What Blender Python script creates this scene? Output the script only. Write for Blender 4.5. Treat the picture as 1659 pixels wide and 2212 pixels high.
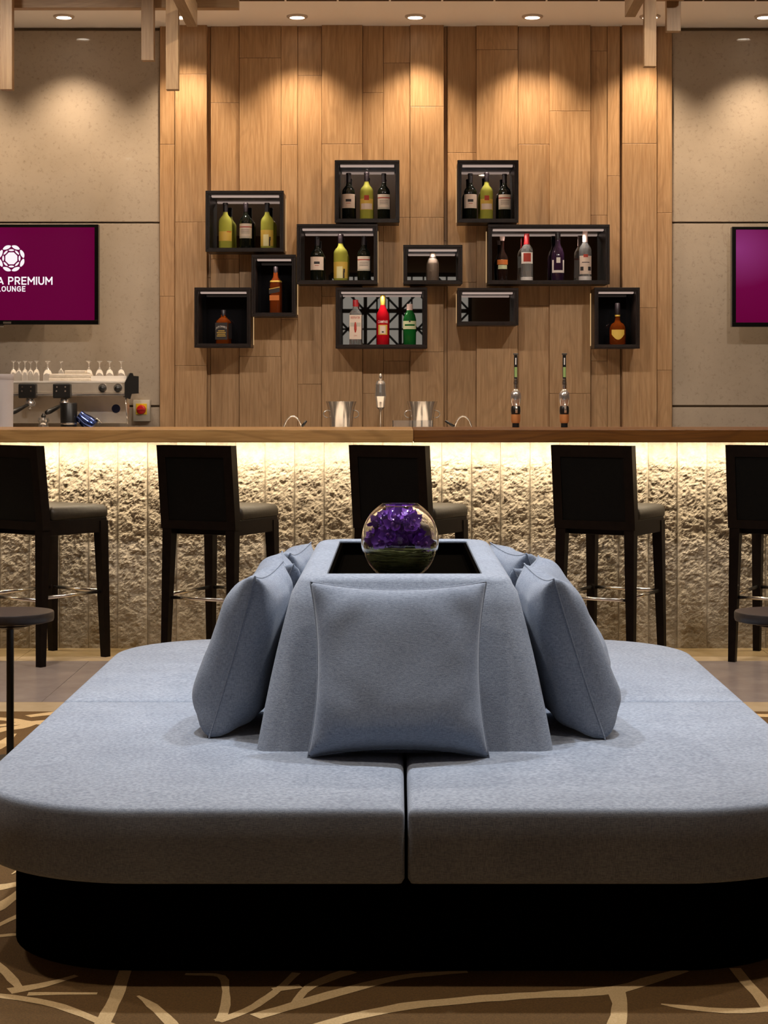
import bpy, bmesh, math, random
from mathutils import Vector, Matrix, noise

# ------------------------------------------------------------------ scene, camera, world, lights
for o in list(bpy.data.objects):
    bpy.data.objects.remove(o, do_unlink=True)
scene = bpy.context.scene
COL = scene.collection
R = math.radians
F = 3947.0            # focal length in pixels of the 1659x2212 frame
CX, CY, EYE = 857.0, 857.0, 1.25

cam = bpy.data.cameras.new('camera')
cam.sensor_fit = 'VERTICAL'
cam.sensor_height = 24.0
cam.lens = F / 2212.0 * 24.0
cam.shift_x = (829.5 - CX) / 2212.0
cam.shift_y = (CY - 1106.0) / 2212.0
cam.clip_end = 100
camo = bpy.data.objects.new('camera', cam)
camo.location = (0, 0, EYE)
camo.rotation_euler = (R(90), 0, 0)
COL.objects.link(camo)
scene.camera = camo

world = bpy.data.worlds.new('world')
world.use_nodes = True
world.node_tree.nodes['Background'].inputs[0].default_value = (1.0, 0.85, 0.7, 1)
world.node_tree.nodes['Background'].inputs[1].default_value = 0.05
scene.world = world

scene.cycles.max_bounces = 8
scene.cycles.transmission_bounces = 8
scene.cycles.glossy_bounces = 4
scene.cycles.diffuse_bounces = 4
scene.cycles.transparent_max_bounces = 4
vs = scene.view_settings
vs.view_transform = 'Standard'
vs.look = 'None'
vs.exposure = 0.0
vs.gamma = 1.0
vs.use_curve_mapping = False

WARM = (1.0, 0.77, 0.54)
NEUTRAL = (1.0, 0.89, 0.78)
COOL = (0.88, 0.93, 1.0)
LOUNGE_W = 260.0       # downlights above the sofa
AISLE_W = 190.0        # downlights between sofa and bar
FRONT_W = 95.0        # downlights above the front edge of the sofa
REAR_FILL_W = 30.0         # unseen wide lamps added in the rear lounge as general fill
SERVICE_FILL_W = 95.0       # unseen lamps added behind the bar to brighten bar and wall
WALL_W = 92.0          # wall washers
LED_W = 70.0           # strip under the bar top

Z_CEIL = 3.565
Y_BACK = 11.42


def W(px, py, D):
    """frame pixel at depth D -> point of the room"""
    return Vector(((px - CX) * D / F, D, EYE - (py - CY) * D / F))


def X_(px, D):
    return (px - CX) * D / F


def Z_(py, D):
    return EYE - (py - CY) * D / F


def FL(px, py):
    """pixel on the floor"""
    D = EYE * F / (py - CY)
    return ((px - CX) * D / F, D)


# ------------------------------------------------------------------ materials
def new_mat(name):
    m = bpy.data.materials.new(name)
    m.use_nodes = True
    nt = m.node_tree
    return m, nt, nt.nodes['Principled BSDF'], nt.nodes, nt.links


def P(name, col, rough=0.5, metal=0.0, **kw):
    m, nt, b, N, L = new_mat(name)
    b.inputs['Base Color'].default_value = (*col, 1)
    b.inputs['Roughness'].default_value = rough
    b.inputs['Metallic'].default_value = metal
    for k, v in kw.items():
        key = k.replace('_', ' ')
        inp = b.inputs[key]
        if hasattr(inp.default_value, '__len__') and len(inp.default_value) == 4 and len(v) == 3:
            v = (*v, 1)
        inp.default_value = v
    return m


def glow(name, col, strength):
    m, nt, b, N, L = new_mat(name)
    b.inputs['Base Color'].default_value = (0.02, 0.02, 0.02, 1)
    b.inputs['Emission Color'].default_value = (*col, 1)
    b.inputs['Emission Strength'].default_value = strength
    return m


def coords(N, L, scale, rnd=True):
    tc = N.new('ShaderNodeTexCoord')
    mp = N.new('ShaderNodeMapping')
    mp.inputs['Scale'].default_value = scale
    if rnd:
        oi = N.new('ShaderNodeObjectInfo')
        mu = N.new('ShaderNodeVectorMath')
        mu.operation = 'MULTIPLY_ADD'
        mu.inputs[1].default_value = (37.0, 53.0, 11.0)
        L.new(oi.outputs['Random'], mu.inputs[0])
        L.new(tc.outputs['Object'], mu.inputs[2])
        L.new(mu.outputs[0], mp.inputs[0])
    else:
        L.new(tc.outputs['Object'], mp.inputs[0])
    return mp


def noise_n(N, L, mp, scale, detail=4, rough=0.55, dist=0.0):
    n = N.new('ShaderNodeTexNoise')
    n.inputs['Scale'].default_value = scale
    n.inputs['Detail'].default_value = detail
    n.inputs['Roughness'].default_value = rough
    n.inputs['Distortion'].default_value = dist
    L.new(mp.outputs[0], n.inputs['Vector'])
    return n


def ramp(N, L, src, stops):
    r = N.new('ShaderNodeValToRGB')
    while len(r.color_ramp.elements) < len(stops):
        r.color_ramp.elements.new(0.5)
    for e, (p, c) in zip(r.color_ramp.elements, stops):
        e.position = p
        e.color = (*c, 1)
    L.new(src, r.inputs[0])
    return r


def mixc(N, L, fac, a, b, mode='MIX'):
    m = N.new('ShaderNodeMix')
    m.data_type = 'RGBA'
    m.blend_type = mode
    for sock, v in ((m.inputs[0], fac), (m.inputs[6], a), (m.inputs[7], b)):
        if isinstance(v, (int, float)):
            sock.default_value = v
        elif isinstance(v, tuple):
            sock.default_value = (*v, 1)
        else:
            L.new(v, sock)
    return m.outputs[2]


def bump(N, L, b, h, strength, dist=0.01):
    bp = N.new('ShaderNodeBump')
    bp.inputs['Strength'].default_value = strength
    bp.inputs['Distance'].default_value = dist
    L.new(h, bp.inputs['Height'])
    L.new(bp.outputs[0], b.inputs['Normal'])


def wood(name, dark, light, axis='Z', rough=0.45, figure=0.2, vary=0.07, coat=0.0):
    m, nt, b, N, L = new_mat(name)
    s1 = {'Z': (1, 1, 0.05), 'X': (0.05, 1, 1), 'Y': (1, 0.05, 1)}[axis]
    s2 = {'Z': (1, 1, 0.16), 'X': (0.16, 1, 1), 'Y': (1, 0.16, 1)}[axis]
    mp = coords(N, L, s1)
    n1 = noise_n(N, L, mp, 95, 3, 0.65)
    mp2 = coords(N, L, s2)
    n2 = noise_n(N, L, mp2, 5.5, 1, 0.5, 0.6)
    # cathedral figure: contour lines of a stretched noise
    mm = N.new('ShaderNodeMath'); mm.operation = 'MULTIPLY'; mm.inputs[1].default_value = 70.0
    L.new(n2.outputs[0], mm.inputs[0])
    sn = N.new('ShaderNodeMath'); sn.operation = 'SINE'
    L.new(mm.outputs[0], sn.inputs[0])
    r2 = ramp(N, L, sn.outputs[0], [(0.3, (0, 0, 0)), (1.0, (1, 1, 1))])
    r1 = ramp(N, L, n1.outputs[0], [(0.30, dark), (0.70, light)])
    dk = tuple(c * 0.62 for c in dark)
    mm2 = N.new('ShaderNodeMath'); mm2.operation = 'MULTIPLY'; mm2.inputs[1].default_value = figure
    L.new(r2.outputs[0], mm2.inputs[0])
    c = mixc(N, L, mm2.outputs[0], r1.outputs[0], dk)
    oi = N.new('ShaderNodeObjectInfo')
    rr = ramp(N, L, oi.outputs['Random'], [(0.0, (1 - vary,) * 3), (1.0, (1 + vary * 0.4,) * 3)])
    c = mixc(N, L, 1.0, c, rr.outputs[0], 'MULTIPLY')
    L.new(c, b.inputs['Base Color'])
    b.inputs['Roughness'].default_value = rough
    b.inputs['Coat Weight'].default_value = coat
    b.inputs['Coat Roughness'].default_value = 0.15
    bump(N, L, b, n1.outputs[0], 0.12, 0.004)
    return m


def stone_polished(name):
    m, nt, b, N, L = new_mat(name)
    mp = coords(N, L, (1, 1, 1), False)
    n1 = noise_n(N, L, mp, 1.6, 4, 0.6)
    n2 = noise_n(N, L, mp, 46, 4, 0.75)
    n3 = noise_n(N, L, mp, 2.2, 5, 0.62, 0.8)
    base = ramp(N, L, n1.outputs[0], [(0.3, (0.36, 0.295, 0.225)), (0.7, (0.45, 0.375, 0.295))])
    sp = ramp(N, L, n2.outputs[0], [(0.30, (0.72, 0.70, 0.68)), (0.44, (1, 1, 1)), (0.60, (1.0, 1.0, 1.0)), (0.75, (1.07, 1.06, 1.05))])
    c = mixc(N, L, 1.0, base.outputs[0], sp.outputs[0], 'MULTIPLY')
    ab = N.new('ShaderNodeMath'); ab.operation = 'SUBTRACT'; ab.inputs[1].default_value = 0.5
    L.new(n3.outputs[0], ab.inputs[0])
    ab2 = N.new('ShaderNodeMath'); ab2.operation = 'ABSOLUTE'
    L.new(ab.outputs[0], ab2.inputs[0])
    vein = ramp(N, L, ab2.outputs[0], [(0.0, (1, 1, 1)), (0.006, (0, 0, 0))])
    msk = ramp(N, L, n1.outputs[0], [(0.5, (0, 0, 0)), (0.72, (0.45, 0.45, 0.45))])
    vm = N.new('ShaderNodeMath'); vm.operation = 'MULTIPLY'
    L.new(vein.outputs[0], vm.inputs[0]); L.new(msk.outputs[0], vm.inputs[1])
    c = mixc(N, L, vm.outputs[0], c, (0.26, 0.18, 0.12))
    L.new(c, b.inputs['Base Color'])
    b.inputs['Roughness'].default_value = 0.5
    b.inputs['Coat Weight'].default_value = 0.8
    b.inputs['Coat Roughness'].default_value = 0.03
    return m


def stone_rough(name):
    m, nt, b, N, L = new_mat(name)
    mp = coords(N, L, (1, 1, 1))
    n1 = noise_n(N, L, mp, 22, 4, 0.7)
    n2 = noise_n(N, L, mp, 120, 3, 0.7)
    base = ramp(N, L, n1.outputs[0], [(0.3, (0.27, 0.225, 0.165)), (0.65, (0.42, 0.36, 0.275))])
    oi = N.new('ShaderNodeObjectInfo')
    rr = ramp(N, L, oi.outputs['Random'], [(0, (0.86, 0.86, 0.86)), (1, (1.08, 1.08, 1.08))])
    c = mixc(N, L, 1.0, base.outputs[0], rr.outputs[0], 'MULTIPLY')
    L.new(c, b.inputs['Base Color'])
    b.inputs['Roughness'].default_value = 0.85
    bump(N, L, b, n2.outputs[0], 0.4, 0.006)
    return m


def fabric(name, a, c2, thread=900.0, rough=0.85):
    m, nt, b, N, L = new_mat(name)
    mpx = coords(N, L, (1, 1, 0.12))
    nx = noise_n(N, L, mpx, thread, 1, 0.5)
    mpy = coords(N, L, (0.12, 0.12, 1))
    ny = noise_n(N, L, mpy, thread, 1, 0.5)
    ad = N.new('ShaderNodeMath'); ad.operation = 'ADD'
    L.new(nx.outputs[0], ad.inputs[0]); L.new(ny.outputs[0], ad.inputs[1])
    hf = N.new('ShaderNodeMath'); hf.operation = 'MULTIPLY'; hf.inputs[1].default_value = 0.5
    L.new(ad.outputs[0], hf.inputs[0])
    mp = coords(N, L, (1, 1, 1))
    big = noise_n(N, L, mp, 5, 1, 0.6)
    c = ramp(N, L, hf.outputs[0], [(0.36, a), (0.62, c2)])
    bg = ramp(N, L, big.outputs[0], [(0.3, (0.93, 0.93, 0.94)), (0.7, (1.05, 1.05, 1.05))])
    cc = mixc(N, L, 1.0, c.outputs[0], bg.outputs[0], 'MULTIPLY')
    L.new(cc, b.inputs['Base Color'])
    b.inputs['Roughness'].default_value = rough
    b.inputs['Sheen Weight'].default_value = 0.18
    b.inputs['Sheen Roughness'].default_value = 0.4
    b.inputs['Specular IOR Level'].default_value = 0.15
    bump(N, L, b, hf.outputs[0], 0.25, 0.002)
    mpw = coords(N, L, (0.45, 2.2, 1.0))
    wv = noise_n(N, L, mpw, 2.6, 0, 0.5)
    b2 = N.new('ShaderNodeBump')
    b2.inputs['Strength'].default_value = 0.35
    b2.inputs['Distance'].default_value = 0.03
    L.new(wv.outputs[0], b2.inputs['Height'])
    L.new(b2.outputs[0], [n for n in N if n.type == 'BUMP' and n != b2][0].inputs['Normal'])
    return m


def mottled(name, a, c2, scale, rough, metal=0.0, coat=0.0, bumps=0.0, detail=3, spec=0.5):
    m, nt, b, N, L = new_mat(name)
    mp = coords(N, L, (1, 1, 1))
    n = noise_n(N, L, mp, scale, detail, 0.65)
    c = ramp(N, L, n.outputs[0], [(0.3, a), (0.7, c2)])
    L.new(c.outputs[0], b.inputs['Base Color'])
    b.inputs['Roughness'].default_value = rough
    b.inputs['Metallic'].default_value = metal
    b.inputs['Coat Weight'].default_value = coat
    b.inputs['Specular IOR Level'].default_value = spec
    if bumps:
        bump(N, L, b, n.outputs[0], bumps, 0.004)
    return m


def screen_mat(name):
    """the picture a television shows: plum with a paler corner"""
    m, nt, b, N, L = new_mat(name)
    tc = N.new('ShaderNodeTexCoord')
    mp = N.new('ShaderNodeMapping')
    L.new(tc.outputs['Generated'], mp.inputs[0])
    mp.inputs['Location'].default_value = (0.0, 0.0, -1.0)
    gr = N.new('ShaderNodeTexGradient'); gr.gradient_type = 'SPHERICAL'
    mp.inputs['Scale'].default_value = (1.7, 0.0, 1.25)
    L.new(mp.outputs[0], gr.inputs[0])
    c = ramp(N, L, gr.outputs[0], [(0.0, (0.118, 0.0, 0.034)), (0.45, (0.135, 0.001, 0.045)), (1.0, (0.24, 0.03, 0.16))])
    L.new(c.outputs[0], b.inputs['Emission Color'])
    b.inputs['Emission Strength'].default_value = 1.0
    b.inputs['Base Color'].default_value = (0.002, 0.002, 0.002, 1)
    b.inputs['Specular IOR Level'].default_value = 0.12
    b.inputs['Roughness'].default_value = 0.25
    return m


M = {}
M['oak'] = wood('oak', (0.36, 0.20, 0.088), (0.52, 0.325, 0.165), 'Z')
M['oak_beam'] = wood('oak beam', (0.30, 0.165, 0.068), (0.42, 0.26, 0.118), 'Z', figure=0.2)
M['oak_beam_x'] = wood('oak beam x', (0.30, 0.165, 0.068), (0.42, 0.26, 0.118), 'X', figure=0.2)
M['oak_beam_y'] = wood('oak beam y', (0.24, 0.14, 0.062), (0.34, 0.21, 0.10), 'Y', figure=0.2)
M['bar_light'] = wood('bar veneer light', (0.34, 0.18, 0.06), (0.47, 0.27, 0.10), 'X', 0.4, 0.4, 0.0, 0.1)
M['bar_dark'] = wood('bar veneer dark', (0.115, 0.04, 0.006), (0.17, 0.066, 0.011), 'X', 0.4, 0.4, 0.0, 0.05)
M['backer'] = P('dark joint', (0.10, 0.055, 0.025), 0.8)
M['joint'] = P('shadow joint', (0.26, 0.20, 0.14), 0.8)
M['stone'] = stone_polished('polished limestone')
M['split'] = stone_rough('split faced stone')
M['paint'] = P('ceiling paint', (0.93, 0.88, 0.83), 0.8)
M['darkwall'] = P('dark panelling', (0.15, 0.095, 0.055), 0.6)
M['sofa'] = fabric('blue grey weave', (0.195, 0.225, 0.28), (0.365, 0.405, 0.475))
M['cushion'] = fabric('slate blue weave', (0.165, 0.192, 0.245), (0.30, 0.34, 0.41))
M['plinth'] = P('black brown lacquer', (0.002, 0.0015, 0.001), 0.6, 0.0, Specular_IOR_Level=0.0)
M['espresso'] = mottled('espresso wood', (0.004, 0.0022, 0.0018), (0.009, 0.005, 0.0035), 30, 0.4, spec=0.12)
M['seat_leather'] = mottled('brown leather', (0.017, 0.013, 0.008), (0.028, 0.021, 0.013), 60, 0.45, bumps=0.2, spec=0.3)
M['back_leather'] = mottled('black leather', (0.002, 0.0018, 0.0018), (0.004, 0.0035, 0.003), 60, 0.6, bumps=0.15, spec=0.1)
M['chrome'] = P('brushed chrome', (0.75, 0.71, 0.66), 0.22, 1.0)
M['polish'] = P('polished steel', (0.86, 0.83, 0.79), 0.14, 0.88)
M['steel'] = mottled('brushed steel', (0.60, 0.53, 0.44), (0.72, 0.65, 0.55), 8, 0.35, 0.65)
M['black'] = P('black plastic', (0.008, 0.008, 0.008), 0.35)
M['bezel'] = P('black bezel', (0.004, 0.004, 0.004), 0.2)
M['frame'] = mottled('dark stained box wood', (0.010, 0.006, 0.005), (0.022, 0.014, 0.011), 40, 0.35, spec=0.25)
M['mirror'] = P('mirror glass', (0.62, 0.62, 0.62), 0.01, 1.0)
M['dark_mirror'] = P('black glass', (0.006, 0.006, 0.007), 0.03)  # mirror backs whose dark reflection is put in as black colour
M['led'] = glow('box light diffuser', (1.0, 0.74, 0.62), 0.42)
M['backlight'] = glow('warm back light', (1.0, 0.62, 0.28), 0.7)
M['lamp'] = glow('downlight lens', (1.0, 0.88, 0.72), 14.0)
M['lampring'] = P('downlight ring', (0.62, 0.52, 0.43), 0.5)
M['ledstrip'] = glow('under bar strip', (1.0, 0.78, 0.42), 6.0)
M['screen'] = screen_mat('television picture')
M['letters'] = glow('white letters', (1.0, 0.93, 0.96), 0.95)
M['white'] = P('white china', (0.78, 0.74, 0.69), 0.35)
M['towel'] = mottled('cream cloth', (0.62, 0.55, 0.46), (0.74, 0.68, 0.59), 40, 0.9)
M['frost'] = P('frosted plastic', (0.62, 0.58, 0.60), 0.5, 0.0, Transmission_Weight=0.35)
M['glass'] = P('clear glass', (1, 1, 1), 0.0, 0.0, Transmission_Weight=1.0, IOR=1.45)
M['goblet'] = P('goblet glass', (0.95, 0.93, 0.9), 0.04, 0.0, Transmission_Weight=0.8, IOR=1.5)
M['acrylic'] = P('clear acrylic', (0.9, 0.9, 0.9), 0.05, 0.0, Transmission_Weight=0.95, IOR=1.2)
M['bottleglass'] = P('bottle glass', (0.93, 0.95, 0.95), 0.02, 0.0, Transmission_Weight=0.88, IOR=1.35)
M['greenwine'] = P('green gold wine glass', (0.85, 0.86, 0.16), 0.05, 0.0, Transmission_Weight=0.6, IOR=1.3)
M['redwine'] = P('dark wine glass', (0.006, 0.008, 0.005), 0.05)
M['whisky'] = P('amber spirit', (0.45, 0.085, 0.006), 0.05, 0.0, Transmission_Weight=0.7, IOR=1.3)
M['darkwhisky'] = P('dark amber spirit', (0.28, 0.055, 0.01), 0.05, 0.0, Transmission_Weight=0.5, IOR=1.3)
M['redspirit'] = P('red bitter', (0.65, 0.008, 0.02), 0.05, 0.0, Transmission_Weight=0.35, IOR=1.3)
M['greenspirit'] = P('green gin glass', (0.01, 0.14, 0.025), 0.05, 0.0, Transmission_Weight=0.3, IOR=1.3)
M['purplespirit'] = P('purple black glass', (0.03, 0.012, 0.035), 0.06)
M['brownspirit'] = P('brown black glass', (0.018, 0.008, 0.006), 0.08)
M['smoke'] = P('smoked crystal', (0.50, 0.40, 0.32), 0.05, 0.0, Transmission_Weight=0.7, IOR=1.4)
M['paper'] = P('label paper', (0.72, 0.62, 0.52), 0.6)
M['paperpink'] = P('cream label', (0.74, 0.60, 0.50), 0.6)
M['papergold'] = P('gold label', (0.70, 0.47, 0.08), 0.5)
M['papergreen'] = P('pale green label', (0.58, 0.62, 0.38), 0.6)
M['paperyellow'] = P('pale yellow label', (0.85, 0.78, 0.40), 0.6)
M['ink'] = P('dark print', (0.03, 0.025, 0.025), 0.6)
M['redink'] = P('red print', (0.42, 0.04, 0.02), 0.6)
M['orangeink'] = P('orange print', (0.60, 0.17, 0.03), 0.6)
M['whiteink'] = P('white print', (0.85, 0.80, 0.75), 0.6)
M['redcap'] = P('red cap', (0.45, 0.015, 0.02), 0.35)
M['darkcap'] = P('dark capsule', (0.012, 0.008, 0.010), 0.35)
M['pinkcap'] = P('pale cap', (0.68, 0.50, 0.45), 0.4)
M['goldcap'] = P('gold cap', (0.62, 0.42, 0.08), 0.3, 0.6)
M['whitecap'] = P('white cap', (0.75, 0.70, 0.66), 0.35)
M['petal'] = P('purple petals', (0.19, 0.035, 0.42), 0.4, 0.0, Subsurface_Weight=0.15, Subsurface_Radius=(0.01, 0.004, 0.01))
M['petal2'] = P('violet petals', (0.22, 0.05, 0.38), 0.4, 0.0)
M['pistil'] = P('orchid lip', (0.30, 0.10, 0.42), 0.4)
M['grass'] = mottled('grass blades', (0.10, 0.12, 0.02), (0.42, 0.44, 0.14), 18, 0.45)
M['carpet'] = mottled('brown pile', (0.095, 0.046, 0.009), (0.175, 0.088, 0.020), 260, 0.95, bumps=0.6, detail=3)
M['branch'] = mottled('cream pile', (0.58, 0.38, 0.17), (0.74, 0.52, 0.26), 260, 0.95, bumps=0.5, detail=3)
M['tile'] = mottled('mauve grey tile', (0.27, 0.22, 0.205), (0.34, 0.285, 0.265), 6, 0.22)
M['cream_tile'] = mottled('cream tile', (0.50, 0.37, 0.22), (0.60, 0.46, 0.29), 5, 0.25)
M['tan_tile'] = mottled('tan tile', (0.36, 0.26, 0.13), (0.44, 0.32, 0.17), 5, 0.25)
M['greenink'] = P('green badge', (0.32, 0.46, 0.16), 0.4)
M['orange_reflect'] = P('collar orange reflection', (0.58, 0.24, 0.08), 0.45)  # orange reflection on the tap collar, put into the base colour
M['switchgrey'] = P('switch housing', (0.50, 0.46, 0.38), 0.5)
M['switchyellow'] = P('yellow plate', (0.80, 0.55, 0.02), 0.4)
M['switchred'] = P('red knob', (0.55, 0.01, 0.01), 0.35)
M['lattice'] = P('black lattice', (0.01, 0.008, 0.007), 0.5)
M['paperlit'] = glow('lit paper panel', (1.0, 0.90, 0.76), 0.3)
M['counter'] = P('back counter', (0.05, 0.035, 0.025), 0.4)
M['pale'] = P('pale bounce worktop', (0.80, 0.74, 0.66), 0.4)  # unseen worktop, made pale to bounce light up to the ceiling
M['aisle'] = mottled('pale bounce floor', (0.66, 0.60, 0.52), (0.74, 0.68, 0.60), 6, 0.35)  # unseen aisle floor, kept pale so it throws light upward
M['tabletop'] = mottled('espresso table', (0.020, 0.013, 0.010), (0.034, 0.023, 0.018), 25, 0.4)
M['blue'] = P('steel with blue reflection', (0.10, 0.16, 0.50), 0.15, 1.0)  # blue reflected in the pitcher's steel, painted into its colour

# ------------------------------------------------------------------ mesh helpers
class MB:
    def __init__(s):
        s.v = []
        s.f = []

    def add(s, vs, fs):
        o = len(s.v)
        s.v += [Vector(p) for p in vs]
        s.f += [tuple(i + o for i in f) for f in fs]
        return s

    def box(s, lo, hi, ch=0.0):
        lo, hi = Vector(lo), Vector(hi)
        if ch <= 0:
            x0, y0, z0 = lo; x1, y1, z1 = hi
            return s.add([(x0, y0, z0), (x1, y0, z0), (x1, y1, z0), (x0, y1, z0),
                          (x0, y0, z1), (x1, y0, z1), (x1, y1, z1), (x0, y1, z1)],
                         [(3, 2, 1, 0), (4, 5, 6, 7), (0, 1, 5, 4), (1, 2, 6, 5), (2, 3, 7, 6), (3, 0, 4, 7)])
        bm = bmesh.new()
        bmesh.ops.create_cube(bm, size=1.0)
        c = (lo + hi) / 2; d = hi - lo
        for v in bm.verts:
            v.co = Vector((v.co.x * d.x + c.x, v.co.y * d.y + c.y, v.co.z * d.z + c.z))
        bmesh.ops.bevel(bm, geom=bm.edges[:], offset=ch, segments=2, profile=0.5, affect='EDGES')
        bm.verts.index_update()
        s.add([v.co.copy() for v in bm.verts], [tuple(v.index for v in f.verts) for f in bm.faces])
        bm.free()
        return s

    def hexa(s, b4, t4):
        return s.add(list(b4) + list(t4), [(3, 2, 1, 0), (4, 5, 6, 7), (0, 1, 5, 4), (1, 2, 6, 5), (2, 3, 7, 6), (3, 0, 4, 7)])

    def lathe(s, prof, seg=24, c=(0, 0, 0), cap=True, sq=None):
        """prof: (r, z) from bottom up; sq: superellipse exponent for square-ish bodies"""
        vs = []; n = len(prof)
        for (r, z) in prof:
            for k in range(seg):
                a = 2 * math.pi * (k + 0.5) / seg
                ca, sa = math.cos(a), math.sin(a)
                q = 1.0
                if sq:
                    q = (abs(ca) ** sq + abs(sa) ** sq) ** (-1.0 / sq)
                vs.append((c[0] + r * q * ca, c[1] + r * q * sa, c[2] + z))
        fs = []
        for i in range(n - 1):
            for k in range(seg):
                k2 = (k + 1) % seg
                fs.append((i * seg + k, i * seg + k2, (i + 1) * seg + k2, (i + 1) * seg + k))
        if cap:
            fs.append(tuple(reversed(range(seg))))
            fs.append(tuple((n - 1) * seg + k for k in range(seg)))
        return s.add(vs, fs)

    def tube(s, pts, r, seg=8, cap=True):
        pts = [Vector(p) for p in pts]
        rs = r if isinstance(r, (list, tuple)) else [r] * len(pts)
        vs = []; fs = []
        up = None
        for i, p in enumerate(pts):
            t = (pts[min(i + 1, len(pts) - 1)] - pts[max(i - 1, 0)]).normalized()
            if up is None:
                up = Vector((0, 0, 1)) if abs(t.z) < 0.9 else Vector((1, 0, 0))
            a = t.cross(up).normalized(); b = a.cross(t).normalized(); up = b
            for k in range(seg):
                an = 2 * math.pi * k / seg
                vs.append(p + (a * math.cos(an) + b * math.sin(an)) * rs[i])
        for i in range(len(pts) - 1):
            for k in range(seg):
                k2 = (k + 1) % seg
                fs.append((i * seg + k, i * seg + k2, (i + 1) * seg + k2, (i + 1) * seg + k))
        if cap:
            fs.append(tuple(reversed(range(seg))))
            fs.append(tuple((len(pts) - 1) * seg + k for k in range(seg)))
        return s.add(vs, fs)

    def arc(s, r, z0, z1, a0, a1, seg=10, c=(0, 0, 0), th=0.0006, sq=None):
        """label patch wrapped on a bottle; angle 0 faces the camera (-Y)"""
        vs = []; fs = []
        for k in range(seg + 1):
            a = a0 + (a1 - a0) * k / seg
            ca, sa = math.sin(a), -math.cos(a)
            q = 1.0
            if sq:
                q = (abs(ca) ** sq + abs(sa) ** sq) ** (-1.0 / sq)
            for rr in (r, r + th):
                for z in (z0, z1):
                    vs.append((c[0] + rr * q * ca, c[1] + rr * q * sa, c[2] + z))
        for k in range(seg):
            i = k * 4; j = i + 4
            fs += [(i + 2, j + 2, j + 3, i + 3), (i + 1, j + 1, j, i), (i + 3, j + 3, j + 1, i + 1), (i, j, j + 2, i + 2)]
        e = seg * 4
        fs += [(0, 2, 3, 1), (e, e + 1, e + 3, e + 2)]
        return s.add(vs, fs)

    def xform(s, mat):
        s.v = [mat @ v for v in s.v]
        return s

    def build(s, name, m, parent=None, smooth=False, origin=None, angle=None, kind=None):
        me = bpy.data.meshes.new(name)
        org = Vector(origin) if origin is not None else Vector((0, 0, 0))
        me.from_pydata([v - org for v in s.v], [], s.f)
        me.update()
        me.materials.append(M[m] if isinstance(m, str) else m)
        if smooth:
            for p in me.polygons:
                p.use_smooth = True
            if angle:
                me.set_sharp_from_angle(angle=R(angle))
        o = bpy.data.objects.new(name, me)
        COL.objects.link(o)
        if parent is not None:
            o.parent = parent
        else:
            o.location = org
        if kind:
            o['kind'] = kind
        return o


def tag(o, label, cat, group=None, kind=None):
    o['label'] = label
    o['category'] = cat
    if group:
        o['group'] = group
    if kind:
        o['kind'] = kind
    return o


def thing(name, label, cat, loc, group=None, rz=0.0):
    e = bpy.data.objects.new(name, None)
    COL.objects.link(e)
    e.location = loc
    e.rotation_euler = (0, 0, rz)
    e.empty_display_size = 0.1
    tag(e, label, cat, group)
    return e


def part(mb, name, m, root, smooth=False, angle=None, sub=None, label=None):
    """a part whose mesh is given in the local space of root (identity offset)"""
    o = mb.build(name, m, None, smooth, None, angle)
    o.parent = sub if sub is not None else root
    if label:
        o['label'] = label
    return o


def clone(o, parent=None):
    c = o.copy()
    COL.objects.link(c)
    c.parent = parent
    for ch in list(o.children):
        clone(ch, c)
    return c


def struct(o):
    o['kind'] = 'structure'
    return o


def spot(name, loc, power, col, size, blend=0.6, tilt=(0, 0), radius=0.04, parent=None):
    l = bpy.data.lights.new(name, 'SPOT')
    l.energy = power
    l.color = col
    l.spot_size = R(size)
    l.spot_blend = blend
    l.shadow_soft_size = radius
    o = bpy.data.objects.new(name, l)
    COL.objects.link(o)
    o.location = loc
    o.rotation_euler = (R(tilt[0]), R(tilt[1]), 0)
    if parent is not None:
        o.parent = parent
    return o


def text_mesh(txt, size, bold=0.0, spacing=1.0):
    cu = bpy.data.curves.new('t', 'FONT')
    cu.body = txt
    cu.size = size
    cu.align_x = 'CENTER'
    cu.align_y = 'CENTER'
    cu.offset = bold
    cu.space_character = spacing
    cu.resolution_u = 3
    o = bpy.data.objects.new('t', cu)
    COL.objects.link(o)
    bpy.context.view_layer.update()
    dg = bpy.context.evaluated_depsgraph_get()
    me = o.evaluated_get(dg).to_mesh()
    vs = [v.co.copy() for v in me.vertices]
    fs = [tuple(p.vertices) for p in me.polygons]
    o.evaluated_get(dg).to_mesh_clear()
    bpy.data.objects.remove(o, do_unlink=True)
    bpy.data.curves.remove(cu)
    return vs, fs


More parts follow.
